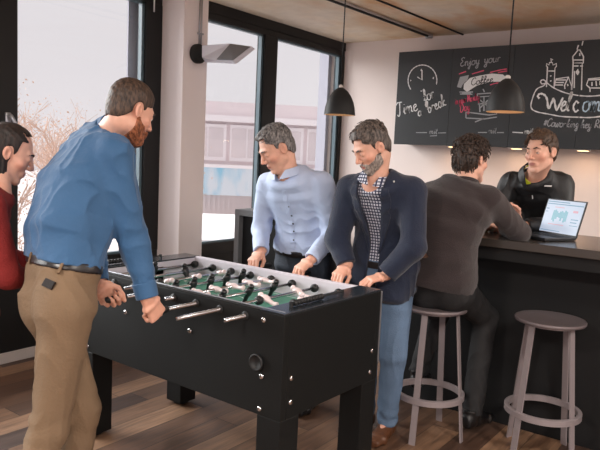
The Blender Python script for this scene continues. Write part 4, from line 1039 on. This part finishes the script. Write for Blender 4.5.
# -- man in the navy blazer
P3 = dict(base=(-1.70, 3.1, 0), label='bearded man in a navy blazer, checked shirt and washed blue jeans at the table', face=(-.52, -.85), pitch=.57, hs=.98, bs=.95, torso=dict(waist=(.172, .122), hip=(.178, .13), pelvis=(.178, .128)),
    J=dict(pel=(-1.715, 3.14, .90), mid=(-1.685, 3.14, 1.16), sr=(-1.865, 2.97, 1.355), sl=(-1.50, 3.0, 1.365), head=aty(372, 147, 2.88),
           er=(-1.90, 2.93, 1.085), el=(-1.47, 2.98, 1.09), wr=aty(347, 266, 2.87), wl=aty(385, 276, 2.88),
           hr=(-1.80, 3.14, .88), hl=(-1.63, 3.13, .88), kr=(-1.78, 3.10, .48), kl=(-1.60, 3.09, .48), ar=(-1.79, 3.14, .09), al=(-1.63, 3.12, .09),
           waist=(-1.715, 3.13, 1.02), hem=(-1.715, 3.13, .80)),
    toer=(-.2, -1, 0), toel=(.1, -1, 0),
    hands=dict(r=dict(D=(-.05, -.85, -.45), N=(0, -.45, .88), T=(.95, .1, 0), curl=(.6, .8, .5), tc=.5), l=dict(D=(-.55, -.75, -.2), N=(-.1, -.3, .93), T=(-.7, .5, 0), curl=(.5, .7, .4), tc=.5)),
    hair=dict(t=.004, top=.014, front=.006, nape=-.066, f=260, n=.003, line=.074, rec=.008, locks=220, ll=.028, lr=.0028, flow=(.1, .9, .3), mess=.35, lift=.15, lockmin=.05), hairm=H_SALT, beard=dict(t=.0045, m=B_GREY), skin=(222, 172, 150), lid=.007, gaze=-.9,
    top=dict(name='blazer', m=M_NAVY, inf=.026, w=.0045, wf=55, low=-.2, cut=.93, seed=25, ws=(1, 1, .5), open=([-.3, 0, .35, .6, .97, 1.2], [.06, .035, .030, .042, .07, .075]), ou=.012, lapel=.05,
             inner=dict(name='checked_shirt', m=M_PLAID)), collar=dict(m=M_PLAID, h=.042, r=.064, flare=.016, gap=.012, gv=.02),
    pants=dict(m=M_JEANS, inf=.008, name='jeans', w=.005), belt=M_LEATHER, shoem=M_SHOEB)
# -- man on the stool
P4 = dict(base=(-1.42, 3.3, 0), label='dark-haired man in a brown sweater seated on a stool, back to the camera', face=(.35, .94), pitch=.12, hroll=.05, hs=.95,
    J=dict(pel=(-1.42, 3.25, .85), mid=(-1.42, 3.20, 1.08), sr=(-1.195, 3.27, 1.34), sl=(-1.525, 3.24, 1.335), head=aty(471, 160, 3.32),
           er=(-1.105, 3.50, 1.165), el=(-1.60, 3.50, 1.17), wr=(-1.235, 3.655, 1.17), wl=(-1.42, 3.70, 1.165),
           hr=(-1.33, 3.27, .84), hl=(-1.51, 3.27, .84), kr=(-1.27, 3.54, .66), kl=(-1.56, 3.54, .64), ar=(-1.25, 3.40, .13), al=(-1.60, 3.42, .27),
           waist=(-1.42, 3.25, .97), hem=(-1.42, 3.23, .86)),
    toer=(.2, 1, 0), toel=(-.2, 1, 0),
    hands=dict(r=dict(D=(-.95, .3, .0), N=(0, .1, 1), T=(.3, .9, 0), curl=(.3, .4, .3), tc=.4), l=dict(D=(.9, .4, 0), N=(0, 0, 1), T=(-.4, .9, 0), curl=(.3, .4, .3), tc=.4)),
    hair=dict(t=.010, top=.012, front=.010, nape=-.075, f=200, n=.003, n2=.003, line=.06, locks=800, ll=.028, lr=.0034, flow=(.2, .3, -.5), mess=1.1, lift=.35, lockmin=-.07), hairm=H_DARK, skin=(222, 172, 150),
    top=dict(name='sweater', m=M_SWEATER, inf=.022, w=.0045, wf=50, low=-.12, cut=.93, seed=35, ws=(1, 1, .7)), collar=dict(m=M_SWEATER, h=.018, r=.064, flare=.006, gap=-.05, gv=0, th=.004, drop=.0),
    pants=dict(m=M_BLACKCLOTH, inf=.008), shoem=M_SHOEK, torso=dict(waist=(.165, .125)))
# -- man behind the bar
P5 = dict(base=(-1.25, 4.42, 0), label='brown-haired man in a black zip jacket leaning on the bar behind the laptop', face=(-.28, -.96), pitch=.10, hroll=-.05, hs=1.0, bs=.90,
    J=dict(pel=(-1.22, 4.42, .95), mid=(-1.21, 4.36, 1.20), sr=(-1.38, 4.12, 1.405), sl=(-1.08, 4.19, 1.415), head=aty(541, 152, 3.98),
           er=(-1.45, 3.99, 1.17), el=(-1.03, 4.10, 1.185), wr=aty(517, 219, 3.86), wl=aty(524, 226, 3.93),
           hr=(-1.31, 4.42, .93), hl=(-1.13, 4.42, .93), kr=(-1.32, 4.42, .50), kl=(-1.12, 4.42, .50), ar=(-1.32, 4.48, .09), al=(-1.12, 4.48, .09),
           waist=(-1.22, 4.41, 1.07), hem=(-1.22, 4.41, .93)),
    toer=(-.1, -1, 0), toel=(.1, -1, 0),
    hands=dict(r=dict(D=(-.35, -.4, .6), N=(-.3, .6, .5), T=(.8, .1, .4), curl=(.7, .8, .5), tc=.6), l=dict(D=(-.75, -.4, .35), N=(-.2, -.5, .8), T=(-.2, .7, .5), curl=(.6, .7, .5), tc=.5)),
    hair=dict(t=.008, top=.010, front=.004, nape=-.06, f=240, n=.003, line=.072, rec=.008, locks=260, ll=.034, lr=.0034, flow=(.3, 1, -.2), mess=.5, lift=.12, lockmin=.0), hairm=H_MID, skin=(222, 172, 150), lid=.002, gaze=-.1,
    top=dict(name='jacket', m=M_JACKET, inf=.018, w=.006, wf=62, low=-.05, cut=.93, seed=45, ws=(1, 1, .6)), collar=dict(m=M_JACKET, h=.05, r=.070, flare=.012, gap=.022, gv=.04), collar2=dict(name='undershirt_collar', m=M_YELLOW, h=.022, r=.062, flare=.006, gap=.004, gv=.006, drop=.0),
    pants=dict(m=M_BLACKCLOTH, inf=.008), shoem=M_SHOEK)
# -- woman at the left edge
P6 = dict(base=(-2.62, 1.28, 0), label='dark-haired woman in a red top at the left edge, looking down', face=(.50, .87), pitch=.42, hs=.96, fem=True,
    J=dict(pel=(-2.60, 1.26, .88), mid=(-2.60, 1.26, 1.08), sr=(-2.40, 1.27, 1.275), sl=(-2.68, 1.40, 1.275), head=aty(9, 152, 1.44),
           er=(-2.36, 1.32, 1.01), el=(-2.72, 1.50, 1.02), wr=(-2.44, 1.53, .95), wl=(-2.66, 1.72, .95),
           hr=(-2.52, 1.25, .87), hl=(-2.67, 1.30, .87), kr=(-2.52, 1.28, .47), kl=(-2.67, 1.33, .47), ar=(-2.53, 1.24, .09), al=(-2.68, 1.29, .09),
           waist=(-2.60, 1.26, 1.0), hem=(-2.60, 1.26, .83)),
    toer=(.3, 1, 0), toel=(.2, 1, 0), lath=(.93, -.36, 0),
    hands=dict(r=dict(D=(-.2, .95, -.1), N=(0, .1, 1), T=(-.95, -.1, 0), curl=(.7, .9, .6), tc=.5), l=dict(D=(0, .95, -.1), N=(0, .1, 1), T=(.95, 0, 0), curl=(.7, .9, .6), tc=.5)),
    hair=dict(t=.006, top=.002, nape=-.085, f=300, n=.0015, line=.10, overear=False, long=[((.048, -.042, .0), (.056, .004, -.13), .040, .040), ((-.048, -.042, .0), (-.056, .004, -.13), .040, .040), ((0, -.06, 0), (0, -.075, -.15), .072, .064), ((.056, .004, -.13), (.06, .045, -.20), .036, .022)]), hairm=H_LONG, skin=(222, 172, 150), lid=.007, gaze=-.9, lips=(186, 108, 104),
    top=dict(name='sweater', m=M_RED, inf=.014, w=.0045, wf=60, low=-.15, cut=.95, seed=55, ws=(1, 1, .6)),
    pants=dict(m=M_BLACKCLOTH, inf=.006), shoem=M_SHOEK)
def rescale(S, k, keep=()):
    for j, v in S['J'].items():
        if j in keep: continue
        q = CAM+(np.asarray(v, float)-CAM)*k
        if j[0] in 'a' and len(j) == 2: q[2] = v[2]
        S['J'][j] = tuple(q)
rescale(P1, 1.055, ('wr', 'wl')); rescale(P3, .99, ('wr', 'wl')); rescale(P4, 1.015)
for S in (P1, P2, P3, P4, P5, P6):
    S['h'] = .0045
    human(S); print('person', S['label'][:30], round(time.time()-T0, 1), {k: round(float(np.linalg.norm(np.array(S['J'][a])-np.array(S['J'][b]))), 2) for k, a, b in (('ua', 'sr', 'er'), ('fa', 'er', 'wr'), ('ua_l', 'sl', 'el'), ('fa_l', 'el', 'wl'), ('th', 'hr', 'kr'), ('sw', 'sr', 'sl'), ('hd', 'head', 'sr'))})

tr = lambda S: (lambda P: S['top_raw'](P))
patch(P5, 548, 186, .045, .008, M_WHITE, 'chest_logo', tr(P5)); patch(P5, 532.5, 197, .006, .03, M_WHITE, 'zip_pull', tr(P5))
patch(P3, 394, 182, .007, .007, M_WHITE, 'lapel_pin', tr(P3), t=.008)
patch(P1, 49, 284, .045, .03, M_LEATHER, 'pocket_label', lambda P: P1['pants_raw'](P), rot=-.25, t=.006)
for x_, y_ in ((61, 268), (32, 258)): patch(P1, x_, y_, .009, .046, M_KHAKI, 'belt_loop', lambda P: P1['pants_raw'](P), rot=-.3, t=.010)
print('people', round(time.time()-T0, 1))
# ------------------------------------------------------------------ football table
TYW = .0223; TL, TW, TH = 1.38, .735, .90; TB = .465
tx_ = np.array([math.cos(TYW), -math.sin(TYW), 0]); ty_ = np.array([math.sin(TYW), math.cos(TYW), 0])
NRc = np.array([-1.50, 1.965, 0]); TC = NRc-tx_*TL/2+ty_*TW/2
T = empty('foosball_table', tuple(TC), 'large black football table with white and black player figures', 'foosball table', rz=-TYW)
def tloc(P): q = np.asarray(P)-TC; return float(q@tx_), float(q@ty_), float(q[2])
M_TBLK = mat('black_table_laminate', (19, 20, 20), .55, spec=.25, noise=.06, nscale=5, bump=.05, bscale=200); M_DECK = mat('glossy_black_deck', (34, 40, 46), .22, spec=.7)
M_PITCH = mat('green_pitch', (66, 136, 112), .45); M_LINER = mat('pale_inner_wall', (206, 200, 208), .4); M_LINE = mat('white_pitch_line', (215, 225, 222), .5)
M_ROD = mat('steel_rod', (188, 188, 192), .2, metal=1); M_MW = mat('white_player_plastic', (232, 214, 214), .4); M_MB = mat('black_player_plastic', (26, 26, 28), .35); M_RUB = mat('black_rubber', (24, 24, 25), .55)
hx, hy, th = TL/2, TW/2, .035; dk = .125
def tb(name, *a, m=M_TBLK, **k): return bobj(name, BX(*a, **k), m, T)
tb('side_panel', -hx, hx, -hy, -hy+th, TB, TH-.004, bev=.003); tb('side_panel', -hx, hx, hy-th, hy, TB, TH-.004, bev=.003)
tb('end_panel', hx-th, hx, -hy+th, hy-th, TB, TH-.004, bev=.003); tb('end_panel', -hx, -hx+th, -hy+th, hy-th, TB, TH-.004, bev=.003)
tb('bottom_panel', -hx+th, hx-th, -hy+th, hy-th, TB+.02, TB+.04)
tb('end_deck', hx-dk, hx, -hy, hy, TH-.004, TH+.004, m=M_DECK, bev=.002); tb('end_deck', -hx, -hx+dk, -hy, hy, TH-.004, TH+.004, m=M_DECK, bev=.002)
tb('near_rail', -hx+dk, hx-dk, -hy, -hy+th-.012, TH-.004, TH+.002, m=M_TBLK, bev=.001)
tb('rail_trim', -hx+dk, hx-.02, -hy+th-.012, -hy+th-.002, TH-.004, TH+.005, m=M_ALU, bev=.001)
tb('far_rail', -hx+dk, hx-dk, hy-th, hy-.008, TH-.004, TH+.003, m=M_LINER, bev=.001)
PF = .792
tb('pitch', -hx+dk, hx-dk, -hy+th, hy-th, PF-.012, PF, m=M_PITCH)
bm = bmesh.new(); x0, x1, y0, y1 = -hx+dk+.02, hx-dk-.02, -hy+th+.03, hy-th-.03
for a in ((x0, x1, y0, y0+.006), (x0, x1, y1-.006, y1), (x0, x0+.006, y0, y1), (x1-.006, x1, y0, y1), (-.003, .003, y0, y1), (x0, x0+.16, -.16, -.154), (x0, x0+.16, .154, .16), (x0+.154, x0+.16, -.16, .16), (x1-.16, x1, -.16, -.154), (x1-.16, x1, .154, .16), (x1-.16, x1-.154, -.16, .16)): box(bm, *a, PF, PF+.0008)
for k in range(40):
    a0, a1 = 2*PI*k/40, 2*PI*(k+1)/40; v = [bm.verts.new((r*math.cos(a), r*math.sin(a), PF+.0008)) for r, a in ((.1, a0), (.106, a0), (.106, a1), (.1, a1))]; bm.faces.new(v)
bobj('pitch_lines', bm, M_LINE, T)
tb('inner_wall', -hx+dk, hx-dk, hy-th-.006, hy-th, PF, TH-.002, m=M_LINER); tb('inner_wall', -hx+dk, hx-dk, -hy+th, -hy+th+.006, PF, TH-.002, m=M_LINER)
for s in (-1, 1):
    bm = bmesh.new(); xa, xb = sorted((s*(hx-dk), s*(hx-dk+.012)))
    box(bm, xa, xb, -hy+th, -.10, PF, TH-.004); box(bm, xa, xb, .10, hy-th, PF, TH-.004); box(bm, xa, xb, -.10, .10, PF+.075, TH-.004); bobj('goal_wall', bm, M_LINER, T)
    tb('goal_box', *sorted((s*(hx-dk+.013), s*(hx-th-.001))), -.11, .11, PF-.06, PF-.05, m=M_RUB)
for sx in (-1, 1):
    for sy in (-1, 1):
        xa, xb = sorted((sx*hx, sx*(hx-.125))); ya, yb = sorted((sy*hy, sy*(hy-.125)))
        e = .0015*1
        lg = bobj('leg', BX(xa+(e if sx < 0 else 0), xb-(e if sx > 0 else 0), ya+(e if sy < 0 else 0), yb-(e if sy > 0 else 0), .018, TB, bev=.004), M_TBLK, T)
        bm = bmesh.new(); lathe(bm, [(.04, 0), (.045, .004), (.045, .014), (.02, .018)], 24, ((xa+xb)/2, (ya+yb)/2, 0)); bobj('levelling_foot', bm, M_RUB, lg, True)
tb('corner_trim', hx-.012, hx+.004, hy-.002, hy+.006, TB+.08, TH-.005, m=M_ALU, bev=.001)
def bolt(name, x, y, z, ax, r=.0095):
    bm = bmesh.new(); s = -1 if ax == 'y' else 1
    lathe(bm, [(r*1.25, 0), (r*1.25, s*.002), (r, s*.005), (r*.55, s*.007), (.0005, s*.0065)], 20, (x, y, z), ax); bmesh.ops.recalc_face_normals(bm, faces=bm.faces); bobj(name, bm, M_CHROME, T, True)
for X, z in ((-1.606, .862), (-1.606, .629), (-1.61, .492), (-2.033, .731), (-2.489, .73), (-2.80, .629), (-2.80, .492)): bolt('bolt', tloc((X, 1.98, z))[0], -hy, z, 'y')
for Y, z in ((2.025, .633), (2.026, .533), (2.642, .614), (2.634, .512)): bolt('bolt', hx, tloc((-1.5, Y, z))[1], z, 'x')
bm = bmesh.new(); cx_, cz_ = tloc((-1.63, 1.98, .683))[0], .683
lathe(bm, [(.034, 0), (.036, -.012), (.030, -.016), (.026, -.006), (.0005, -.004)], 32, (cx_, -hy, cz_), 'y'); bmesh.ops.recalc_face_normals(bm, faces=bm.faces); bobj('ball_return', bm, M_RUB, T, True)
# score counter on the right deck and on the left one
for s in (-1, 1):
    xs = s*(hx-.062); bm = bmesh.new(); tube(bm, [(xs, -.25, TH+.018), (xs, .12, TH+.018)], .004, 8)
    for y in (-.25, .12): box(bm, xs-.006, xs+.006, y-.005, y+.005, TH+.004, TH+.026)
    sc_ = bobj('score_counter', bm, M_RUB, T)
    for k in range(10):
        bm = bmesh.new(); y = -.235+k*.0205; lathe(bm, [(.006, y), (.0125, y+.002), (.0125, y+.015), (.006, y+.017)], 16, (xs, 0, TH+.018), 'y')
        for f in bm.faces: pass
        bmesh.ops.recalc_face_normals(bm, faces=bm.faces); bobj('score_bead', bm, M_RUB, sc_, True)
RZ = .862
def player(bm, x, y, ang):
    """figure on the rod: head above, feet below, turned by ang about the rod"""
    b2 = bmesh.new()
    bmesh.ops.create_uvsphere(b2, u_segments=12, v_segments=8, radius=.0125); bmesh.ops.translate(b2, vec=(0, 0, .036), verts=b2.verts)
    def seg(pts):
        rings = []
        for z, a, b, dx in pts: rings.append([b2.verts.new((dx+a*math.cos(2*PI*k/12), b*math.sin(2*PI*k/12), z)) for k in range(12)])
        for r0, r1 in zip(rings, rings[1:]):
            for k in range(12): b2.faces.new((r0[k], r0[(k+1) % 12], r1[(k+1) % 12], r1[k]))
        b2.faces.new(rings[0][::-1]); b2.faces.new(rings[-1])
    seg([(.027, .006, .009, 0), (.022, .010, .019, 0), (.008, .013, .020, 0), (-.008, .013, .017, 0), (-.02, .009, .012, 0), (-.045, .0075, .010, .001), (-.052, .009, .011, .003), (-.066, .012, .012, .005), (-.068, .010, .011, .005)])
    bmesh.ops.recalc_face_normals(b2, faces=b2.faces)
    bmesh.ops.scale(b2, vec=(1.2, 1.2, 1.0), verts=b2.verts)
    bmesh.ops.rotate(b2, cent=(0, 0, 0), matrix=Matrix.Rotation(ang, 3, 'Y'), verts=b2.verts); bmesh.ops.translate(b2, vec=(x, y, RZ), verts=b2.verts)
    me = bpy.data.meshes.new('t'); b2.to_mesh(me); b2.free(); bm.from_mesh(me); bpy.data.meshes.remove(me)
plan = [(1, 'w', .15, 0, .12, 'f'), (2, 'w', -1.2, .05, .24, 'f'), (3, 'b', .5, -.03, .19, 'n'), (5, 'w', -1.5, .02, .05, 'f'), (5, 'b', .35, .0, .18, 'n'), (3, 'w', 1.25, .03, .05, 'f'), (2, 'b', -.4, -.02, .20, 'n'), (1, 'b', .2, .0, .18, 'n')]
RNDX = -1.705
for k, (n, cl, ang, dy, outn, side) in enumerate(plan):
    xr = tloc((RNDX-.146*k, 1.965, RZ))[0]; yn, yf = -hy-outn, hy+(.20 if side == 'f' else .06)
    bm = bmesh.new(); tube(bm, [(xr, yn, RZ), (xr, yf, RZ)], .0078, 14)
    R_ = bobj('rod', bm, M_ROD, T, True)
    for s in (-1, 1):
        bm = bmesh.new(); yy = s*hy; lathe(bm, [(.018, 0), (.018, s*.004), (.012, s*.006), (.0085, s*.006)], 20, (xr, yy, RZ), 'y'); bmesh.ops.recalc_face_normals(bm, faces=bm.faces); bobj('bearing', bm, M_RUB, R_, True)
    sp = {1: .2, 2: .24, 3: .185, 5: .118}[n]; m_ = M_MW if cl == 'w' else M_MB
    ys = [dy+(i-(n-1)/2)*sp for i in range(n)]
    for y in ys:
        bm = bmesh.new(); player(bm, xr, y, ang); bobj('player', bm, m_, R_, True)
    for s in (-1, 1):
        yb_ = ys[0]-.05 if s < 0 else max(ys[-1]+.05, hy-th-.03-.0*k)
        if s < 0: yb_ = max(yb_, -hy+th+.03)
        bm = bmesh.new(); lathe(bm, [(.008, -.016), (.017, -.015), (.021, -.006), (.021, .006), (.017, .015), (.008, .016)], 24, (xr, yb_, RZ), 'y'); bmesh.ops.recalc_face_normals(bm, faces=bm.faces); bobj('bumper', bm, M_RUB, R_, True)
    if side == 'n' or side == 'f':
        s = -1 if side == 'n' else 1; ye = yn if side == 'n' else yf
        bm = bmesh.new(); lathe(bm, [(.010, 0), (.014, s*.006), (.0155, s*.03), (.014, s*.06), (.0155, s*.09), (.013, s*.108), (.003, s*.112)], 24, (xr, ye-s*.03, RZ), 'y'); bmesh.ops.recalc_face_normals(bm, faces=bm.faces); bobj('handle', bm, M_RUB, R_, True)

# ------------------------------------------------------------------ outside
GZ = -2.4
M_GROUND = mat('pale_gravel', (200, 194, 194), .95, noise=.05, nscale=.6); M_HOUSE = mat('pale_render', (236, 224, 226), .9, noise=.03, nscale=1)
M_HGLASS = mat('pale_window_glass', (222, 212, 214), .3, noise=.15, nscale=.9); M_SLAT = mat('grey_slats', (212, 200, 200), .8); M_HWHITE = mat('white_render', (246, 240, 242), .8)
struct('ground', BX(-90, XW-.6, -40, 90, GZ-.2, GZ), M_GROUND)
xo = float(aty(127, 50, 3.47)[0]); struct('trim_4', BX(xo, XW-.17, 3.47, 3.95, GZ, 3.6), mat('lilac_grey_render', (184, 184, 198), .9))
xo = float(aty(318, 100, 6.36)[0]); struct('trim_5', BX(max(xo, -5.6), XW-.17, 6.36, 6.8, GZ, 3.6), bpy.data.materials['lilac_grey_render'])
d = 26.; c = ray(232, 153); hd = unit((c[0], c[1], 0)); ang = math.atan2(hd[0], hd[1])
E = empty('office_building', (float(hd[0]*d), float(hd[1]*d), GZ), 'long pale building with blue painted panels seen through the right window', 'building', rz=-ang)
def hz(y): r_ = ray(232, y); t = d/math.hypot(r_[0], r_[1]); return 1.52+r_[2]*t-GZ
z = {k: hz(k) for k in (102, 116, 122, 165, 168, 195, 215)}
bobj('roof_band', BX(-3.4, 16, 0, 8, z[116], z[102]), M_HOUSE, E); bobj('white_band', BX(-3.4, 16, -.25, 0, z[122], z[116]), M_HWHITE, E)
bobj('upper_wall', BX(-3.4, 16, .3, 8, z[165], z[116]), M_HOUSE, E)
for k in range(12):
    x = -3.2+k*1.55
    f = bobj('window', BX(x, x+1.4, .18, .3, z[165]+.15, z[122]-.1), M_HWHITE, E)
    bm = bmesh.new()
    for j in range(2): box(bm, x+.06+j*.65, x+.64+j*.65, .15, .19, z[165]+.3, z[122]-.25)
    bobj('pane', bm, M_HGLASS, f)
bobj('ledge', BX(-3.4, 16, -.5, .3, z[168], z[165]), M_HWHITE, E)
def mural():
    m, nt, p = new_mat('blue_painted_panel'); tc = N(nt, 'ShaderNodeTexCoord'); mp = N(nt, 'ShaderNodeMapping'); mp.inputs['Scale'].default_value = (1, 1, .35); n = N(nt, 'ShaderNodeTexNoise'); n.inputs['Scale'].default_value = 1.6; n.inputs['Detail'].default_value = 4
    nt.links.new(tc.outputs['Object'], mp.inputs[0]); nt.links.new(mp.outputs[0], n.inputs['Vector']); cr = N(nt, 'ShaderNodeValToRGB'); e = cr.color_ramp.elements
    e[0].position = .42; e[0].color = lin((214, 224, 232))+(1,); e[1].position = .62; e[1].color = lin((140, 200, 226))+(1,); nt.links.new(n.outputs['Fac'], cr.inputs[0]); nt.links.new(cr.outputs[0], p.inputs['Base Color']); return m
bobj('painted_panel', BX(-3.4, 16, -.4, -.3, z[195], z[168]), mural(), E)
bm = bmesh.new(); box(bm, -3.4, 16, .0, 8, 0, z[195])
for k in range(100): box(bm, -3.4+k*.194, -3.32+k*.194, -.05, 0, 0, z[195])
bobj('slatted_wall', bm, M_SLAT, E)
# plain white block added for an unclear white shape below the windows
p = ray(225, 225); t = 14/math.hypot(p[0], p[1]); q = CAM+p*t
o = bobj('white_block', BX(-1.6, 3.0, -2.5, 2.5, GZ, float(q[2])), M_HWHITE, None, label='low white shed roof outside below the right window', cat='shed'); o.location = (float(q[0]), float(q[1]), 0); o.rotation_euler = (0, 0, -ang)
# bare trees beyond the left window
M_BARK = mat('haze_paled_bark', (200, 170, 154), .9, noise=.2, nscale=12); M_BUD = mat('dry_orange_leaves', (222, 186, 164), .9, noise=.2, nscale=6)  # bark colour paled to carry the haze and glare of the sky
def tree(px, py, dist, ht, seed, lab, nleaf=520):
    rg = random.Random(seed); r_ = ray(px, py); t = dist/math.hypot(r_[0], r_[1]); b = CAM+r_*t
    E = empty('bare_tree', (float(b[0]), float(b[1]), GZ), lab, 'tree', 'bare trees beyond the left window'); bm = bmesh.new(); tips = []
    def grow(p, d, L, r, dep):
        pts = [p]; rr = [r]; q = p.copy(); dd = d.copy()
        for i in range(4):
            dd = (dd+Vector((rg.uniform(-1, 1), rg.uniform(-1, 1), rg.uniform(-.5, .9)))*.13).normalized(); q = q+dd*L/4; pts.append(q.copy()); rr.append(max(.006, r*(1-.16*(i+1))))
        tube(bm, pts, rr, 5 if dep > 1 else 9)
        if dep >= 5: tips.append(q); return
        for i in range(4 if dep in (0, 1) else 3):
            ax = Vector((rg.uniform(-1, 1), rg.uniform(-1, 1), rg.uniform(-.2, .4))).normalized(); nd = (dd*1.0+ax*.72).normalized(); j = rg.randint(2, 4)
            grow(pts[j], nd, L*rg.uniform(.62, .82), rr[j]*.62, dep+1)
            tips.append(pts[j])
    grow(Vector((0, 0, 0)), Vector((0, 0, 1)), ht*.34, ht*.024, 0)
    bobj('trunk', bm, M_BARK, E, True); bm = bmesh.new()
    for _ in range(nleaf*7):
        p = rg.choice(tips)+Vector((rg.gauss(0, .18), rg.gauss(0, .18), rg.gauss(0, .18))); s = rg.uniform(.010, .026)
        a = Vector((rg.uniform(-1, 1), rg.uniform(-1, 1), rg.uniform(-1, 1))).normalized()*s; c_ = a.orthogonal().normalized()*s*.6
        bm.faces.new([bm.verts.new(v) for v in (p-a, p+c_, p+a, p-c_)])
    f = bobj('leaves', bm, M_BUD, E); return E
tree(30, 150, 9.5, 5.6, 4, 'tallest bare tree beyond the left window, behind the woman')
tree(110, 150, 17, 5.4, 9, 'bare tree farther off beyond the left window, behind the man in blue')
tree(-12, 150, 19, 6.0, 21, 'bare tree at the left edge of the view outside')
tree(48, 150, 24, 5.2, 33, 'thin bare tree between the other trees outside')

# ------------------------------------------------------------------ light
w = bpy.data.worlds.new('world'); scene.world = w; w.use_nodes = True; bg = w.node_tree.nodes['Background']
bg.inputs[0].default_value = lin((240, 231, 235))+(1,); bg.inputs[1].default_value = 1.0
def sun(el, az, s, ang, col):
    l = bpy.data.lights.new('sun', 'SUN'); l.energy = s; l.angle = math.radians(ang); l.color = col
    o = bpy.data.objects.new('sun', l); COL.objects.link(o); o.rotation_euler = (math.radians(90-el), 0, math.radians(az)); return o
sun(26, -75, 9.5, 55, (1, .97, .96))
# fill panels added behind and beside the camera to brighten the room
M_PANEL = mat('glowing_fill_panel', (240, 235, 228), .5, emit=(255, 240, 225), es=2.5)
for i, (x, y, e) in enumerate(((-1.6, -.9, 94), (1.2, -.9, 94), (1.4, 1.6, 98), (1.3, 4.4, 80))):
    E = empty('added_fill_panel', (x, y, ZC), ['ceiling panel light behind the camera, left one', 'ceiling panel light behind the camera, right one', 'ceiling panel light to the right of the camera', 'ceiling panel light above the right end of the bar'][i], 'ceiling light', 'ceiling panel lights out of view')
    bobj('frame', BX(-.32, .32, -.32, .32, -.03, -.001, bev=.003), M_WHITE, E); bobj('diffuser', BX(-.29, .29, -.29, .29, -.034, -.029), M_PANEL, E)
    l = bpy.data.lights.new('fill_lamp', 'AREA'); l.energy = e; l.size = .58; l.color = (1, .93, .86); o = bpy.data.objects.new('fill_lamp', l); COL.objects.link(o); o.location = (x, y, ZC-.04)
vs_ = scene.view_settings; vs_.view_transform = 'Standard'; vs_.look = 'None'; vs_.exposure = 0; vs_.gamma = 1; vs_.use_curve_mapping = False
print('done', round(time.time()-T0, 1))
